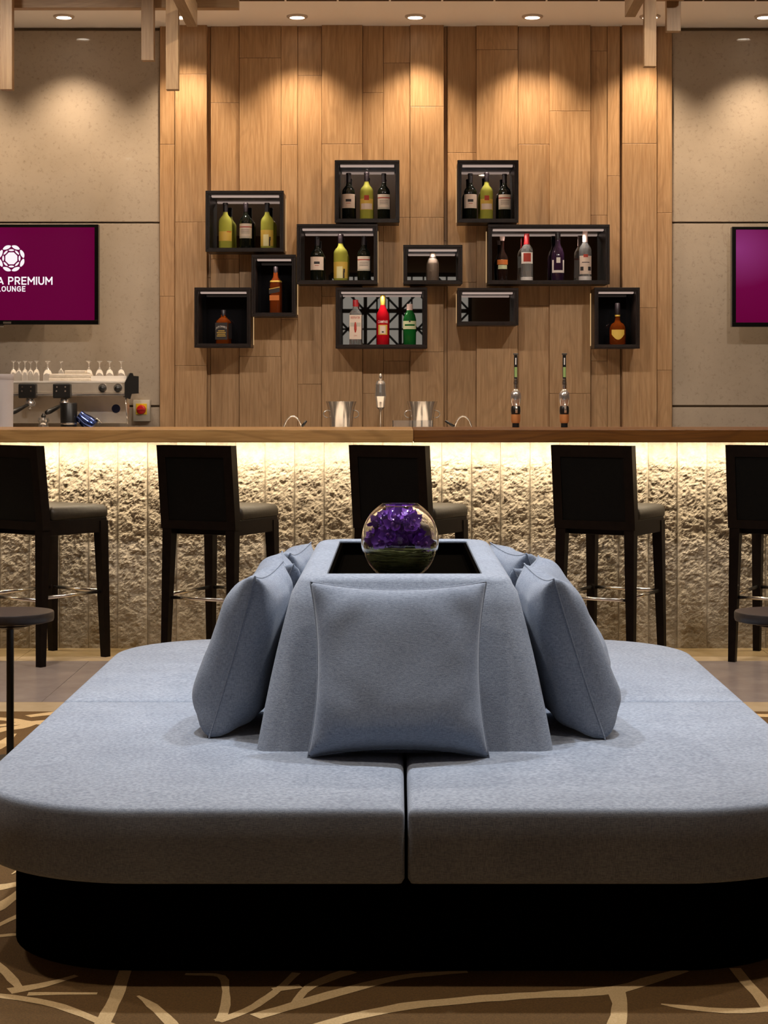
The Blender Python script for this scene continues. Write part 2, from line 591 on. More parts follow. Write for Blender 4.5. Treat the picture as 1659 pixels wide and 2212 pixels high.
GLYPH = {  # capital letters as strokes in a 1 high box: (width, strokes)
    'P': (.62, [[(0, 0), (0, 1), (.38, 1), (.58, .9), (.62, .72), (.58, .55), (.38, .45), (0, .45)]]),
    'L': (.55, [[(0, 1), (0, 0), (.55, 0)]]),
    'A': (.78, [[(0, 0), (.39, 1), (.78, 0)], [(.14, .3), (.64, .3)]]),
    'Z': (.64, [[(0, 1), (.64, 1), (0, 0), (.64, 0)]]),
    'R': (.64, [[(0, 0), (0, 1), (.38, 1), (.58, .9), (.62, .73), (.58, .56), (.38, .47), (0, .47)], [(.3, .47), (.64, 0)]]),
    'E': (.56, [[(.56, 1), (0, 1), (0, 0), (.56, 0)], [(0, .5), (.5, .5)]]),
    'M': (.88, [[(0, 0), (0, 1), (.44, .35), (.88, 1), (.88, 0)]]),
    'I': (.0, [[(0, 0), (0, 1)]]),
    'U': (.68, [[(0, 1), (0, .3), (.08, .1), (.24, 0), (.44, 0), (.60, .1), (.68, .3), (.68, 1)]]),
    'O': (.78, [[(.39, 0), (.14, .08), (0, .32), (0, .68), (.14, .92), (.39, 1), (.64, .92), (.78, .68), (.78, .32), (.64, .08), (.39, 0)]]),
    'N': (.68, [[(0, 0), (0, 1), (.68, 0), (.68, 1)]]),
    'G': (.74, [[(.72, .80), (.58, .95), (.38, 1), (.14, .92), (0, .68), (0, .32), (.14, .08), (.38, 0), (.6, .05), (.74, .16), (.74, .48), (.45, .48)]]),
    ' ': (.12, []),
}


def stroke_text(mb, txt, width, height, cx, y, cz, th=.20, gap=.36):
    adv = []
    x = 0.0
    for ch in txt:
        adv.append(x)
        x += GLYPH[ch][0] + gap
    total = x - gap + th
    sx = width / total
    hh = height - th * sx
    x0 = cx - width / 2 + th * sx / 2
    z0 = cz - hh / 2
    t = th * sx / 2
    for ch, a in zip(txt, adv):
        for st in GLYPH[ch][1]:
            pts = [Vector((x0 + (a + p[0]) * sx, 0, z0 + p[1] * hh)) for p in st]
            for k in range(len(pts) - 1):
                d = (pts[k + 1] - pts[k]).normalized()
                n = Vector((-d.z, 0, d.x)) * t
                e0 = d * (t * .98 if k > 0 or abs(d.x) < .2 or abs(d.z) < .2 else 0)
                p, q = pts[k] - e0, pts[k + 1] + (d * t * .98 if k < len(pts) - 2 or abs(d.x) < .2 or abs(d.z) < .2 else Vector())
                if min(abs(d.x), abs(d.z)) > .2:
                    p, q = pts[k] - d * t * .3, pts[k + 1] + d * t * .3
                yy = y - 4e-6 * len(mb.f)
                mb.add([(v.x, yy, v.z) for v in (p + n, p - n, q - n, q + n)], [(0, 1, 2, 3)])
    return mb


def text_on(mb, txt, width, height, cx, cy, cz, bold=0.0):
    """flat lettering on a plane facing the camera, fitted to width x height"""
    vs, fs = text_mesh(txt, 1.0, bold)
    x0 = min(v.x for v in vs); x1 = max(v.x for v in vs)
    y0 = min(v.y for v in vs); y1 = max(v.y for v in vs)
    mb.add([(cx + ((v.x - x0) / (x1 - x0) - 0.5) * width, cy, cz + ((v.y - y0) / (y1 - y0) - 0.5) * height) for v in vs], fs)
    return mb


def text_round(mb, txt, width, height, r, cz, bold=0.0, arch=0.0):
    vs, fs = text_mesh(txt, 1.0, bold)
    x0 = min(v.x for v in vs); x1 = max(v.x for v in vs)
    y0 = min(v.y for v in vs); y1 = max(v.y for v in vs)
    out = []
    for v in vs:
        u = ((v.x - x0) / (x1 - x0) - 0.5)
        a = u * width / r
        z = cz + ((v.y - y0) / (y1 - y0) - 0.5) * height - arch * (u * 2) ** 2
        out.append((r * math.sin(a), -r * math.cos(a), z))
    mb.add(out, fs)
    return mb


def rrect(x0, x1, y0, y1, radii, inset=0.0, n=10):
    """rounded rectangle outline; radii for corners (x1,y0),(x1,y1),(x0,y1),(x0,y0)"""
    x0 += inset; x1 -= inset; y0 += inset; y1 -= inset
    rs = [max(r - inset, 0.003) for r in radii]
    cs = [(x1 - rs[0], y0 + rs[0], -90), (x1 - rs[1], y1 - rs[1], 0), (x0 + rs[2], y1 - rs[2], 90), (x0 + rs[3], y0 + rs[3], 180)]
    pts = []
    for (cx, cy, a0), r in zip(cs, rs):
        for k in range(n + 1):
            a = R(a0 + 90.0 * k / n)
            pts.append((cx + r * math.cos(a), cy + r * math.sin(a)))
    return pts


def loft(mb, rings, cap_bottom=True, cap_top=True):
    n = len(rings[0])
    vs = [p for r in rings for p in r]
    fs = []
    for i in range(len(rings) - 1):
        for k in range(n):
            k2 = (k + 1) % n
            fs.append((i * n + k, i * n + k2, (i + 1) * n + k2, (i + 1) * n + k))
    if cap_bottom:
        fs.append(tuple(reversed(range(n))))
    if cap_top:
        fs.append(tuple((len(rings) - 1) * n + k for k in range(n)))
    return mb.add(vs, fs)


random.seed(7)

# ------------------------------------------------------------------ the room: floor
XW = 5.4
Y0, Y1 = -3.6, 11.9
fl = struct(MB().box((-XW - 0.2, Y0 - 0.2, -0.12), (XW + 0.2, Y1, -0.004)).build('floor', 'backer'))
D_BAR = 9.05
tile_rows = [(7.215, 7.46, 1.2, 'cream_tile', 'border_tile'), (8.62, 8.765, 1.2, 'cream_tile', 'border_tile'),
             (8.768, D_BAR + 0.02, 1.2, 'tan_tile', 'border_tile'),
             (7.463, 8.617, 1.2, 'tile', 'floor_tile')]
for (ya, yb, w, m, nm) in tile_rows:
    x = -XW + (0.35 if nm == 'floor_tile' else 0.0)
    while x < XW:
        x2 = min(x + w, XW)
        MB().box((x, ya, -0.004), (x2 - 0.002, yb - 0.002, 0.004), 0.0008).build(nm, m, fl)
        x = x2
# service aisle behind the bar
MB().box((-XW, D_BAR + 0.03, -0.004), (XW, Y1 - 0.4, 0.002)).build('aisle_floor', 'aisle', fl)

# carpet with its branch pattern
carpet = struct(MB().box((-XW, Y0, -0.003), (XW, 7.212, 0.008)).build('carpet', 'carpet'))


RIB = [0]


def ribbon(mb, pts, ws, z, jag=0.12):
    RIB[0] += 1
    z = z + RIB[0] * 4e-6
    pts = [Vector((p[0], p[1], 0)) for p in pts]
    # resample
    P2 = []; W2 = []
    for i in range(len(pts) - 1):
        n = max(2, int((pts[i + 1] - pts[i]).length / 0.035))
        for k in range(n):
            t = k / n
            P2.append(pts[i].lerp(pts[i + 1], t)); W2.append(ws[i] + (ws[i + 1] - ws[i]) * t)
    P2.append(pts[-1]); W2.append(ws[-1])
    for _ in range(2):
        P2 = [P2[0]] + [(P2[i - 1] + P2[i] * 2 + P2[i + 1]) / 4 for i in range(1, len(P2) - 1)] + [P2[-1]]
    vs = []; fs = []
    for i, p in enumerate(P2):
        t = P2[min(i + 1, len(P2) - 1)] - P2[max(i - 1, 0)]
        t.normalize()
        nr = Vector((-t.y, t.x, 0))
        a = W2[i] / 2 * (1 + random.uniform(-jag, jag)); b = W2[i] / 2 * (1 + random.uniform(-jag, jag))
        vs += [(p.x + nr.x * a, p.y + nr.y * a, z), (p.x - nr.x * b, p.y - nr.y * b, z)]
    n = len(P2)
    for i in range(n - 1):
        fs.append((2 * i, 2 * i + 1, 2 * i + 3, 2 * i + 2))
    return mb.add(vs, fs)


branches = MB()
traced = [
    ([(-60, 2060), (5, 2098), (30, 2128), (45, 2146)], [16, 16, 18, 12]),
    ([(20, 2150), (90, 2140), (165, 2116)], [12, 10, 5]),
    ([(60, 2156), (140, 2155), (210, 2155)], [7, 5, 4]),
    ([(-40, 2156), (20, 2162), (70, 2168), (130, 2182), (190, 2204), (240, 2226)], [8, 9, 10, 12, 12, 14]),
    ([(270, 2105), (256, 2150), (245, 2180), (222, 2216), (200, 2260)], [22, 24, 24, 26, 28]),
    ([(298, 2160), (330, 2180), (370, 2218), (400, 2260)], [4, 16, 20, 22]),
    ([(400, 2113), (445, 2114), (486, 2113), (487, 2150), (490, 2180), (476, 2216)], [4, 5, 12, 14, 18, 20]),
    ([(470, 2215), (545, 2190), (562, 2172), (600, 2150), (640, 2110)], [12, 12, 14, 12, 12]),
    ([(635, 2182), (650, 2152), (690, 2126), (760, 2106)], [18, 14, 14, 14]),
    ([(590, 2147), (650, 2139)], [8, 8]),
    ([(550, 2205), (640, 2180), (720, 2155), (800, 2135), (850, 2120), (930, 2112), (1010, 2108)], [14, 14, 14, 14, 9, 7, 4]),
    ([(680, 2228), (760, 2206), (870, 2182), (1040, 2166), (1200, 2156), (1340, 2150), (1400, 2126), (1480, 2104)], [14, 14, 14, 13, 13, 16, 16, 10]),
    ([(1332, 2152), (1342, 2178), (1335, 2216), (1320, 2260)], [34, 30, 34, 40]),
    ([(1428, 2178), (1470, 2184), (1530, 2191), (1600, 2195), (1700, 2186)], [2, 8, 9, 10, 10]),
    ([(1588, 2100), (1610, 2132), (1640, 2156), (1660, 2190)], [18, 17, 18, 20]),
    ([(-60, 1930), (0, 1926), (45, 1914)], [12, 12, 8]),
    ([(-60, 1985), (0, 1968), (20, 1952), (45, 1930)], [18, 16, 14, 10]),
    ([(-50, 2030), (5, 2002), (45, 1984)], [6, 7, 8]),
    ([(-60, 2036), (0, 2029), (45, 2026)], [4, 5, 5]),
    ([(-80, 1602), (0, 1580), (40, 1577), (75, 1566)], [10, 10, 8, 6]),
    ([(-80, 1640), (-10, 1622), (18, 1602), (30, 1590)], [14, 14, 12, 8]),
    ([(-60, 1556), (20, 1558), (60, 1566), (110, 1570)], [5, 6, 6, 4]),
    ([(60, 1552), (110, 1546), (150, 1541)], [5, 6, 5]),
    ([(-30, 1575), (40, 1568), (120, 1560)], [4, 5, 4]),
    ([(1600, 1544), (1640, 1552), (1700, 1549)], [4, 6, 8]),
]
for pts, ws in traced:
    fp = [FL(*p) for p in pts]
    fw = []
    for i, (p, w) in enumerate(zip(pts, ws)):
        # mean of across / along scale so that a stripe keeps its seen width
        D = fp[i][1]
        j = min(i + 1, len(pts) - 1); k = max(i - 1, 0)
        dx, dy = pts[j][0] - pts[k][0], pts[j][1] - pts[k][1]
        ln = math.hypot(dx, dy) or 1
        nx, ny = -dy / ln * w / 2, dx / ln * w / 2
        a = FL(p[0] + nx, p[1] + ny); b = FL(p[0] - nx, p[1] - ny)
        tx, ty = fp[j][0] - fp[k][0], fp[j][1] - fp[k][1]
        tl = math.hypot(tx, ty) or 1
        fw.append(1.12 * abs((a[0] - b[0]) * (-ty / tl) + (a[1] - b[1]) * (tx / tl)))
    ribbon(branches, fp, fw, 0.0088)
rb = random.Random(3)


def grow(x, y, a, w, n, depth):
    pts = [(x, y)]; ws = [w]
    for i in range(n):
        a += rb.uniform(-0.35, 0.35)
        st = rb.uniform(0.12, 0.22)
        x += math.cos(a) * st; y += math.sin(a) * st
        if abs(x) > XW - 0.1 or y > 7.16 or y < Y0 + 0.1 or (abs(x) < 2.2 and 3.0 < y < 4.6) or (-2 < x < -1.0 and 6.5 < y):
            break
        w *= rb.uniform(0.88, 1.02)
        pts.append((x, y)); ws.append(w)
        if depth and rb.random() < 0.4:
            grow(x, y, a + rb.choice([-1, 1]) * rb.uniform(0.5, 1.1), w * 0.7, n - i + 1, depth - 1)
    if len(pts) > 2:
        ws[-1] *= 0.3
        ribbon(branches, pts, ws, 0.0086)


for i in range(46):
    grow(rb.uniform(-XW + 0.3, XW - 0.3), rb.uniform(-3.2, 7.0), rb.uniform(0, 6.28), rb.uniform(0.03, 0.06), 9, 2)
bo = branches.build('branch_pattern', 'branch', carpet)
bo['kind'] = 'stuff'

# ------------------------------------------------------------------ the room: back wall
wb = struct(MB().box((-XW, 11.475, -0.1), (XW, 11.9, Z_CEIL + 0.2)).build('wall_back', 'joint'))
# oak planks, every board a piece of its own
cols = [(447, 455, -0.012), (959, 966, -0.012), (1340, 1344, -0.012), (345, 378, 0.0), (378, 447, 0.04), (455, 517, 0.0), (517, 607, 0.02), (607, 643, 0.016), (643, 695, 0.01),
        (695, 783, 0.04), (783, 828, 0.016), (828, 886, 0.01), (886, 959, 0.042), (966, 1029, 0.0), (1029, 1119, 0.026),
        (1119, 1187, 0.0), (1187, 1276, 0.036), (1276, 1312, 0.0), (1312, 1340, 0.006), (1344, 1419, 0.038), (1419, 1452, 0.0)]
seams = {447: [600], 959: [520], 1340: [620], 345: [312, 640], 378: [160, 480, 790], 455: [222, 560], 517: [125, 460, 770], 607: [313, 690], 643: [163, 500, 830],
         695: [311, 640], 783: [200, 520, 850], 828: [136, 470, 780], 886: [230, 470, 760], 966: [330, 610], 1029: [107, 410, 700],
         1119: [312, 660], 1187: [240, 560, 850], 1276: [110, 465, 780], 1312: [380, 690], 1344: [310, 665], 1419: [460, 800]}
MB().box((X_(345, Y_BACK), 11.47, 0.0), (X_(1452, Y_BACK), 11.52, Z_CEIL)).build('plank_backing', 'oak', wb)
for (a, b, off) in cols:
    yf = Y_BACK - off
    ys = [30] + seams[a] + [1300]
    for k in range(len(ys) - 1):
        zt = Z_CEIL if k == 0 else Z_(ys[k], yf) - 0.0008
        zb = 0.0 if k == len(ys) - 2 else Z_(ys[k + 1], yf) + 0.0008
        MB().box((X_(a, yf) + 0.001, yf, zb), (X_(b, yf) - 0.001, 11.47, zt), 0.0015).build('plank', 'oak', wb)
# polished limestone panels left and right of the planks
for (xa, xb) in ((-XW, X_(345.2, 11.45)), (X_(1451.8, 11.45), XW)):
    for (zt, zb) in ((Z_CEIL - 0.022, Z_(479, 11.45)), (Z_(483, 11.45), Z_(875, 11.45)), (Z_(880, 11.45), 0.0)):
        edges = [xa, xb]
        if xb - xa > 3:
            step = 2.35
            edges = [xa, xb - step, xb] if xa < 0 else [xa, xa + step, xb]
        for e0, e1 in zip(edges[:-1], edges[1:]):
            MB().box((e0 + 0.001, 11.45, zb), (e1 - 0.001, 11.52, zt), 0.0015).build('stone_panel', 'stone', wb)
# side and rear walls
struct(MB().box((-XW - 0.2, Y0 - 0.2, 0), (-XW, Y1, Z_CEIL + 0.1)).build('wall_left', 'darkwall'))
struct(MB().box((XW, Y0 - 0.2, 0), (XW + 0.2, Y1, Z_CEIL + 0.1)).build('wall_right', 'darkwall'))
struct(MB().box((-XW, Y0 - 0.2, 0), (XW, Y0, Z_CEIL + 0.1)).build('wall_front', 'darkwall'))
ceil = struct(MB().box((-XW - 0.2, Y0 - 0.2, Z_CEIL), (XW + 0.2, Y1, Z_CEIL + 0.15)).build('ceiling', 'paint'))
# slot of the air grille near the wall: short dark segments
DS = (Z_CEIL - EYE) * F / 855.0
sx = X_(617, DS)
for k in range(-4, 11):
    xa = sx + k * 0.305
    MB().box((xa + 0.006, DS - 0.03, Z_CEIL - 0.004), (xa + 0.299, DS - 0.008, Z_CEIL + 0.001), 0.001).build('slot_vent', 'backer', ceil)

# ------------------------------------------------------------------ rear lattice screen (seen in the mirrors)
ls = thing('lattice_screen', 'black geometric lattice screen over lit paper, seen only as a mirror reflection', 'screen', (0.05, Y0 + 0.16, 0))
part(MB().box((-1.0, -0.12, 0.4), (1.0, -0.10, 3.0)), 'paper_panel', 'paperlit', ls)
for i in range(13):
    x = -1.0 + i * 2.0 / 12
    wd = 0.026 if i % 3 == 0 else 0.012
    part(MB().box((x - wd, -0.095, 0.4), (x + wd, -0.05, 3.0)), 'lattice_bar', 'lattice', ls)
for i in range(11):
    z = 0.4 + i * 0.26
    wd = 0.030 if i % 2 == 0 else 0.013
    part(MB().box((-1.0, -0.095, z - wd), (1.0, -0.055, z + wd)), 'lattice_bar', 'lattice', ls)
for i in range(4):
    for j in range(5):
        x = -0.75 + i * 0.5; z = 0.66 + j * 0.52
        for q in (-1, 1):
            part(MB().tube([(x - 0.24, -0.075, z - q * 0.25), (x + 0.24, -0.075, z + q * 0.25)], 0.016, 4), 'lattice_cross', 'lattice', ls)

# ------------------------------------------------------------------ ceiling downlights
def downlight(x, y, label, power, col, size, blend, tilt=(0, 0), radius=0.035, drop=0.02):
    t = thing('downlight', label, 'downlight', (x, y, Z_CEIL), 'recessed downlights in the ceiling')
    part(MB().lathe([(0.046, -0.012), (0.058, -0.012), (0.064, -0.006), (0.064, 0.0), (0.046, 0.0), (0.046, -0.012)], 24, cap=False), 'trim_ring', 'lampring', t, True, 40)
    part(MB().lathe([(0.045, -0.004), (0.045, -0.001)], 20), 'lens', 'lamp', t)
    spot('downlight_beam', (0, 0, -drop), power, col, size, blend, tilt, radius, t)
    return t


DW = 11.11
for px, wx in ((-116, 'outside the picture on the far left'), (138, 'over the left stone wall'), (390, 'hidden behind the left timber beams'), (642, 'over the left end of the display boxes'),
               (897, 'over the middle of the oak wall'), (1150, 'over the right end of the display boxes'), (1404, 'hidden behind the right timber post'), (1652, 'over the right television')):
    downlight(X_(px, DW), DW, 'small recessed downlight washing the back wall, ' + wx, WALL_W, WARM, 96, 1.0, (4, 0))
for (x, y, p, c, lb, sz) in (
        (-0.75, 5.2, LOUNGE_W, COOL, 'recessed downlight above the left half of the blue sofa', 75),
        (0.80, 5.2, LOUNGE_W, COOL, 'recessed downlight above the right half of the blue sofa', 75),
        (-1.9, 7.3, AISLE_W, NEUTRAL, 'recessed downlight above the floor by the leftmost stool', 168),
        (0.0, 7.3, AISLE_W, NEUTRAL, 'recessed downlight above the floor by the middle stool', 168),
        (1.9, 7.3, AISLE_W, NEUTRAL, 'recessed downlight above the floor by the rightmost stool', 168),
        (-2.6, 5.2, AISLE_W, NEUTRAL, 'recessed downlight above the carpet left of the sofa', 100),
        (2.6, 5.2, AISLE_W, NEUTRAL, 'recessed downlight above the carpet right of the sofa', 100),
        (-0.9, 3.68, FRONT_W, NEUTRAL, 'recessed downlight above the front edge of the sofa, left one', 75),
        (0.9, 3.68, FRONT_W, NEUTRAL, 'recessed downlight above the front edge of the sofa, right one', 75),
        (-1.6, 9.8, SERVICE_FILL_W, WARM, 'added unseen fill lamp above the service aisle by the espresso machine', 84),
        (0.0, 9.8, SERVICE_FILL_W, WARM, 'added unseen fill lamp above the middle of the service aisle', 84),
        (1.6, 9.8, SERVICE_FILL_W, WARM, 'added unseen fill lamp above the service aisle by the beer taps', 84),
        (-2.6, -0.5, REAR_FILL_W, NEUTRAL, 'added unseen fill lamp in the rear of the lounge, left one', 150),
        (2.6, -0.5, REAR_FILL_W, NEUTRAL, 'added unseen fill lamp in the rear of the lounge, right one', 150)):
    downlight(x, y, lb, p, c, sz, 0.8 if sz < 160 else 0.35, (0, 0), 0.06)

# ------------------------------------------------------------------ timber frames hung from the ceiling
DB = 8.8


def batten(root, px0, px1, pyb, D, th=0.05):
    mb = MB().box((X_(px0, D), D, Z_(pyb, D)), (X_(px1, D), D + th, Z_CEIL - 0.002), 0.0015)
    mb.v = [v - root.location for v in mb.v]
    return part(mb, 'batten', 'oak_beam', root)


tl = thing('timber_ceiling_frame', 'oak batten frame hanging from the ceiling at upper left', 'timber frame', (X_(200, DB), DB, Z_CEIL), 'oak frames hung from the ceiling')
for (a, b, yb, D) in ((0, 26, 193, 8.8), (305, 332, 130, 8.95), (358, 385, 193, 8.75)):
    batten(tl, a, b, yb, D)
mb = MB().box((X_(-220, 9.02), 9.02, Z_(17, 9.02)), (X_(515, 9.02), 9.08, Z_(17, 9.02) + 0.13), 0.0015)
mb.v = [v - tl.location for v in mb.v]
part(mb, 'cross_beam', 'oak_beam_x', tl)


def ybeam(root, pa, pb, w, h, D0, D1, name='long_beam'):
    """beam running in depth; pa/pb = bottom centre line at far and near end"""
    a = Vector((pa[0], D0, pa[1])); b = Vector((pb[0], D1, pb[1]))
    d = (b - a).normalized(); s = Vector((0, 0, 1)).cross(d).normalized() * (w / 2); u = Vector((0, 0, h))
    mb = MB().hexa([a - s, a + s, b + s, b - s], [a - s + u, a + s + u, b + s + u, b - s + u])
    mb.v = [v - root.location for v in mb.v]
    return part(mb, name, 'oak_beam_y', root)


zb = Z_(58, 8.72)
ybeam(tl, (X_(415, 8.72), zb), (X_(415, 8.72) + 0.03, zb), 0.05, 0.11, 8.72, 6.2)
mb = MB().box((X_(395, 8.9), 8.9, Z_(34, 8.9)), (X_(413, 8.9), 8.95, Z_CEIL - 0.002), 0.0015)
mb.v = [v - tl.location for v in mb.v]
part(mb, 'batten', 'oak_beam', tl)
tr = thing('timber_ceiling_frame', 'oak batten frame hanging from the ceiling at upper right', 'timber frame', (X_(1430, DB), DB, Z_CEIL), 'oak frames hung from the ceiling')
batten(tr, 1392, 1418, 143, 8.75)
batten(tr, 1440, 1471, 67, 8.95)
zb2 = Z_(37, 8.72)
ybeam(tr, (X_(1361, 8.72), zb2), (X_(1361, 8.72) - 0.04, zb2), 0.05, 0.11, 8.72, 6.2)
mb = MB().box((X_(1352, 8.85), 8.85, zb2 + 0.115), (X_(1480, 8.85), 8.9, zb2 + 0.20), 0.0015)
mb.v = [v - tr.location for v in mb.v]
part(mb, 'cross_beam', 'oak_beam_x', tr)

# ------------------------------------------------------------------ televisions
def television(pxl, pxr, pyt, pyb, label, D=11.24):
    xa, xb, zt, zbm = X_(pxl, D), X_(pxr, D), Z_(pyt, D), Z_(pyb, D)
    c = Vector(((xa + xb) / 2, D, (zt + zbm) / 2)); w = (xb - xa) / 2; h = (zt - zbm) / 2
    t = thing('television', label, 'television', c, 'televisions on the stone walls')
    bz = 0.024
    mb = MB()
    mb.box((-w, 0, -h), (w, 0.05, h), 0.003)
    part(mb, 'casing', 'bezel', t)
    for lo, hi in (((-w, -0.008, h - bz * 0.75), (w, -0.0005, h)), ((-w, -0.008, -h), (w, -0.0005, -h + bz * 1.1)),
                   ((-w, -0.008, -h + bz * 1.1), (-w + bz, -0.0005, h - bz * 0.75)), ((w - bz, -0.008, -h + bz * 1.1), (w, -0.0005, h - bz * 0.75))):
        part(MB().box(lo, hi, 0.001), 'bezel', 'bezel', t)
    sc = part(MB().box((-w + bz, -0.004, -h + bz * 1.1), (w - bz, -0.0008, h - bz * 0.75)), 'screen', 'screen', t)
    part(MB().box((-0.18, 0.05, -0.14), (0.18, 0.205, 0.14), 0.005), 'wall_bracket', 'black', t)
    part(MB().box((-0.05, -0.011, -h + 0.006), (0.0, -0.008, -h + 0.016), 0.001), 'badge', 'chrome', t)
    part(MB().box((-0.10, 0.005, -h - 0.014), (-0.05, 0.03, -h), 0.002), 'sensor', 'chrome', t)
    return t, sc, c, w, h


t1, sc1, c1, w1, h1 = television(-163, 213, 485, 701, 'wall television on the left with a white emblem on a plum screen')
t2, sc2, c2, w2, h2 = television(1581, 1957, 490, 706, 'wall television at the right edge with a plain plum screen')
DT = 11.24 - 0.0046
lx, lz = X_(24.5, DT) - c1.x, Z_(558, DT) - c1.z
k = DT / F


def poly_ring(mb, n, r_in, r_out, half_in, half_out, rot, y):
    """n lens shaped segments round a centre"""
    for i in range(n):
        a = rot + 2 * math.pi * i / n
        pts = []
        for u in range(9):
            t = -1 + 2 * u / 8
            pts.append((t * half_out, r_out - (r_out - r_in) * 0.42 * t * t))
        for u in range(9):
            t = 1 - 2 * u / 8
            pts.append((t * half_out, r_in + (r_out - r_in) * 0.30 * t * t))
        vs = []
        for (tx, rr) in pts:
            x = tx; z = rr
            vs.append((lx + x * math.cos(a) + z * math.sin(a), y, lz - x * math.sin(a) + z * math.cos(a)))
        mb.add(vs, [tuple(range(len(vs)))])


mb = MB()
poly_ring(mb, 8, 21.5 * k, 29.5 * k, 9 * k, 9.0 * k, math.pi / 8, -0.0046)
poly_ring(mb, 8, 15.6 * k, 19.8 * k, 6 * k, 5.9 * k, 0, -0.0046)
vs = [(lx + 14 * k * math.cos(math.pi / 8 + i * math.pi / 4), -0.0046, lz + 14 * k * math.sin(math.pi / 8 + i * math.pi / 4)) for i in range(8)]
mb.add(vs, [tuple(range(8))])
part(mb, 'emblem', 'letters', t1, sub=sc1, label='white round faceted emblem')
mb = MB()
stroke_text(mb, 'PLAZA PREMIUM', 178 * k, 17.5 * k, lx, -0.0046, Z_(606.5, DT) - c1.z)
stroke_text(mb, 'LOUNGE', 61 * k, 12 * k, lx, -0.0046, Z_(624, DT) - c1.z, .22, .44)
part(mb, 'lettering', 'letters', t1, sub=sc1, label='white capital lettering')

# ------------------------------------------------------------------ bar
bar = thing('bar_counter', 'long bar counter with oak top and split-faced stone front', 'bar counter', (0, D_BAR, 0))
BO = Vector((0, D_BAR, 0))


def bpart(mb, *a, **kw):
    mb.v = [v - BO for v in mb.v]
    return part(mb, a[0], a[1], bar, **kw)


ZT, ZB = 1.093, 1.031
YF, YBK = 8.75, 9.52
xs = X_(893, YF)
XB = 3.6
bpart(MB().box((-XB, YF, ZB), (xs - 0.0006, YBK, ZT), 0.003), 'top_plank', 'bar_light')
bpart(MB().box((xs + 0.0006, YF, ZB), (XB, YBK, ZT), 0.003), 'top_plank', 'bar_dark', label='darker brown half of the bar top')
bpart(MB().box((-XB, D_BAR + 0.06, 0.0), (XB, YBK - 0.06, ZB)), 'carcass', 'backer')
# LED strip under the overhang
bpart(MB().box((-XB, 8.93, ZB - 0.0035), (XB, 8.945, ZB - 0.0005)), 'led_strip', 'ledstrip')
al = bpy.data.lights.new('bar_led_light', 'AREA')
al.shape = 'RECTANGLE'; al.size = 2 * XB; al.size_y = 0.015
al.energy = LED_W; al.color = (1.0, 0.83, 0.60)
ao = bpy.data.objects.new('bar_led_light', al); COL.objects.link(ao)
ao.parent = bar
ao.location = Vector((0, 8.937, ZB - 0.0045)) - BO
ao.rotation_euler = (R(18), 0, 0)
# split stone strips
pitch = 63.6 * D_BAR / F
x_first = X_(64, D_BAR)
n0 = int((x_first + XB) / pitch)
NR, NCx = 210, 28
for i in range(-n0, int((XB - x_first) / pitch)):
    xa = x_first + i * pitch
    g = MB()
    vs = []
    amp0 = random.uniform(0.8, 1.2)
    seed = Vector((i * 3.7, i * 1.3, 0))
    lean = random.uniform(-0.004, 0.004)
    for r in range(NR + 1):
        tz = r / NR
        z = 0.004 + (ZB - 0.004) * tz
        for c in range(NCx + 1):
            tx = c / NCx
            x = xa + 0.0006 + (pitch - 0.0012) * tx
            p = Vector((x * 1.0, z * 1.0, 0.0)) + seed
            big = noise.fractal(p * 15.0, 0.55, 2.1, 5)
            rid = max(0.0, noise.noise(p * 42.0 + Vector((9, 4, 2))) - 0.12)
            fine = noise.fractal(p * 85.0, 0.5, 2.1, 2)
            edge = min(1.0, min(tx, 1 - tx) * 9 + 0.15)
            top = min(1.0, max(0.0, (1.0 - tz - 0.045) / 0.08))
            bot = 0.22 + 0.78 * min(1.0, max(0.0, (tz - 0.08) / 0.42))
            d = (0.012 + (0.0088 * big - 0.016 * rid + 0.0032 * fine) * amp0) * edge * top * bot + lean
            vs.append((x, D_BAR - max(d, -0.006), z))
    fs = []
    w = NCx + 1
    for r in range(NR):
        for c in range(NCx):
            fs.append((r * w + c, r * w + c + 1, (r + 1) * w + c + 1, (r + 1) * w + c))
    nb = len(vs)
    # sides and back so that a strip is a solid slab
    yb = D_BAR + 0.055
    for r in (0, NR):
        for c in (0, NCx):
            v = vs[r * w + c]; vs.append((v[0], yb, v[2]))
    b00, b01, b10, b11 = nb, nb + 1, nb + 2, nb + 3
    fs.append((b01, b00, b10, b11))
    fs.append(tuple([r * w for r in range(NR, -1, -1)] + [b00, b10]))
    fs.append(tuple([r * w + NCx for r in range(NR + 1)] + [b11, b01]))
    fs.append(tuple([c for c in range(NCx, -1, -1)] + [b00, b01]))
    fs.append(tuple([NR * w + c for c in range(NCx + 1)] + [b11, b10]))
    g.add(vs, fs)
    bpart(g, 'stone_strip', 'split')

# back counter
bc = thing('back_counter', 'dark service counter along the oak wall behind the bar', 'counter', (0, 11.1, 0))
part(MB().box((-XB, -0.24, 0.0), (XB, 0.24, 0.91)), 'carcass', 'counter', bc)
part(MB().box((-XB, -0.27, 0.91), (XB, 0.255, 0.95), 0.003), 'worktop', 'counter', bc)
for k in range(9):
    x = -XB + k * 0.8
    part(MB().box((x + 0.004, -0.258, 0.08), (x + 0.796, -0.241, 0.90), 0.002), 'door', 'counter', bc)
ZC = 0.95

# ------------------------------------------------------------------ display boxes
DF, DBK = 11.12, 11.362
boxes = {}


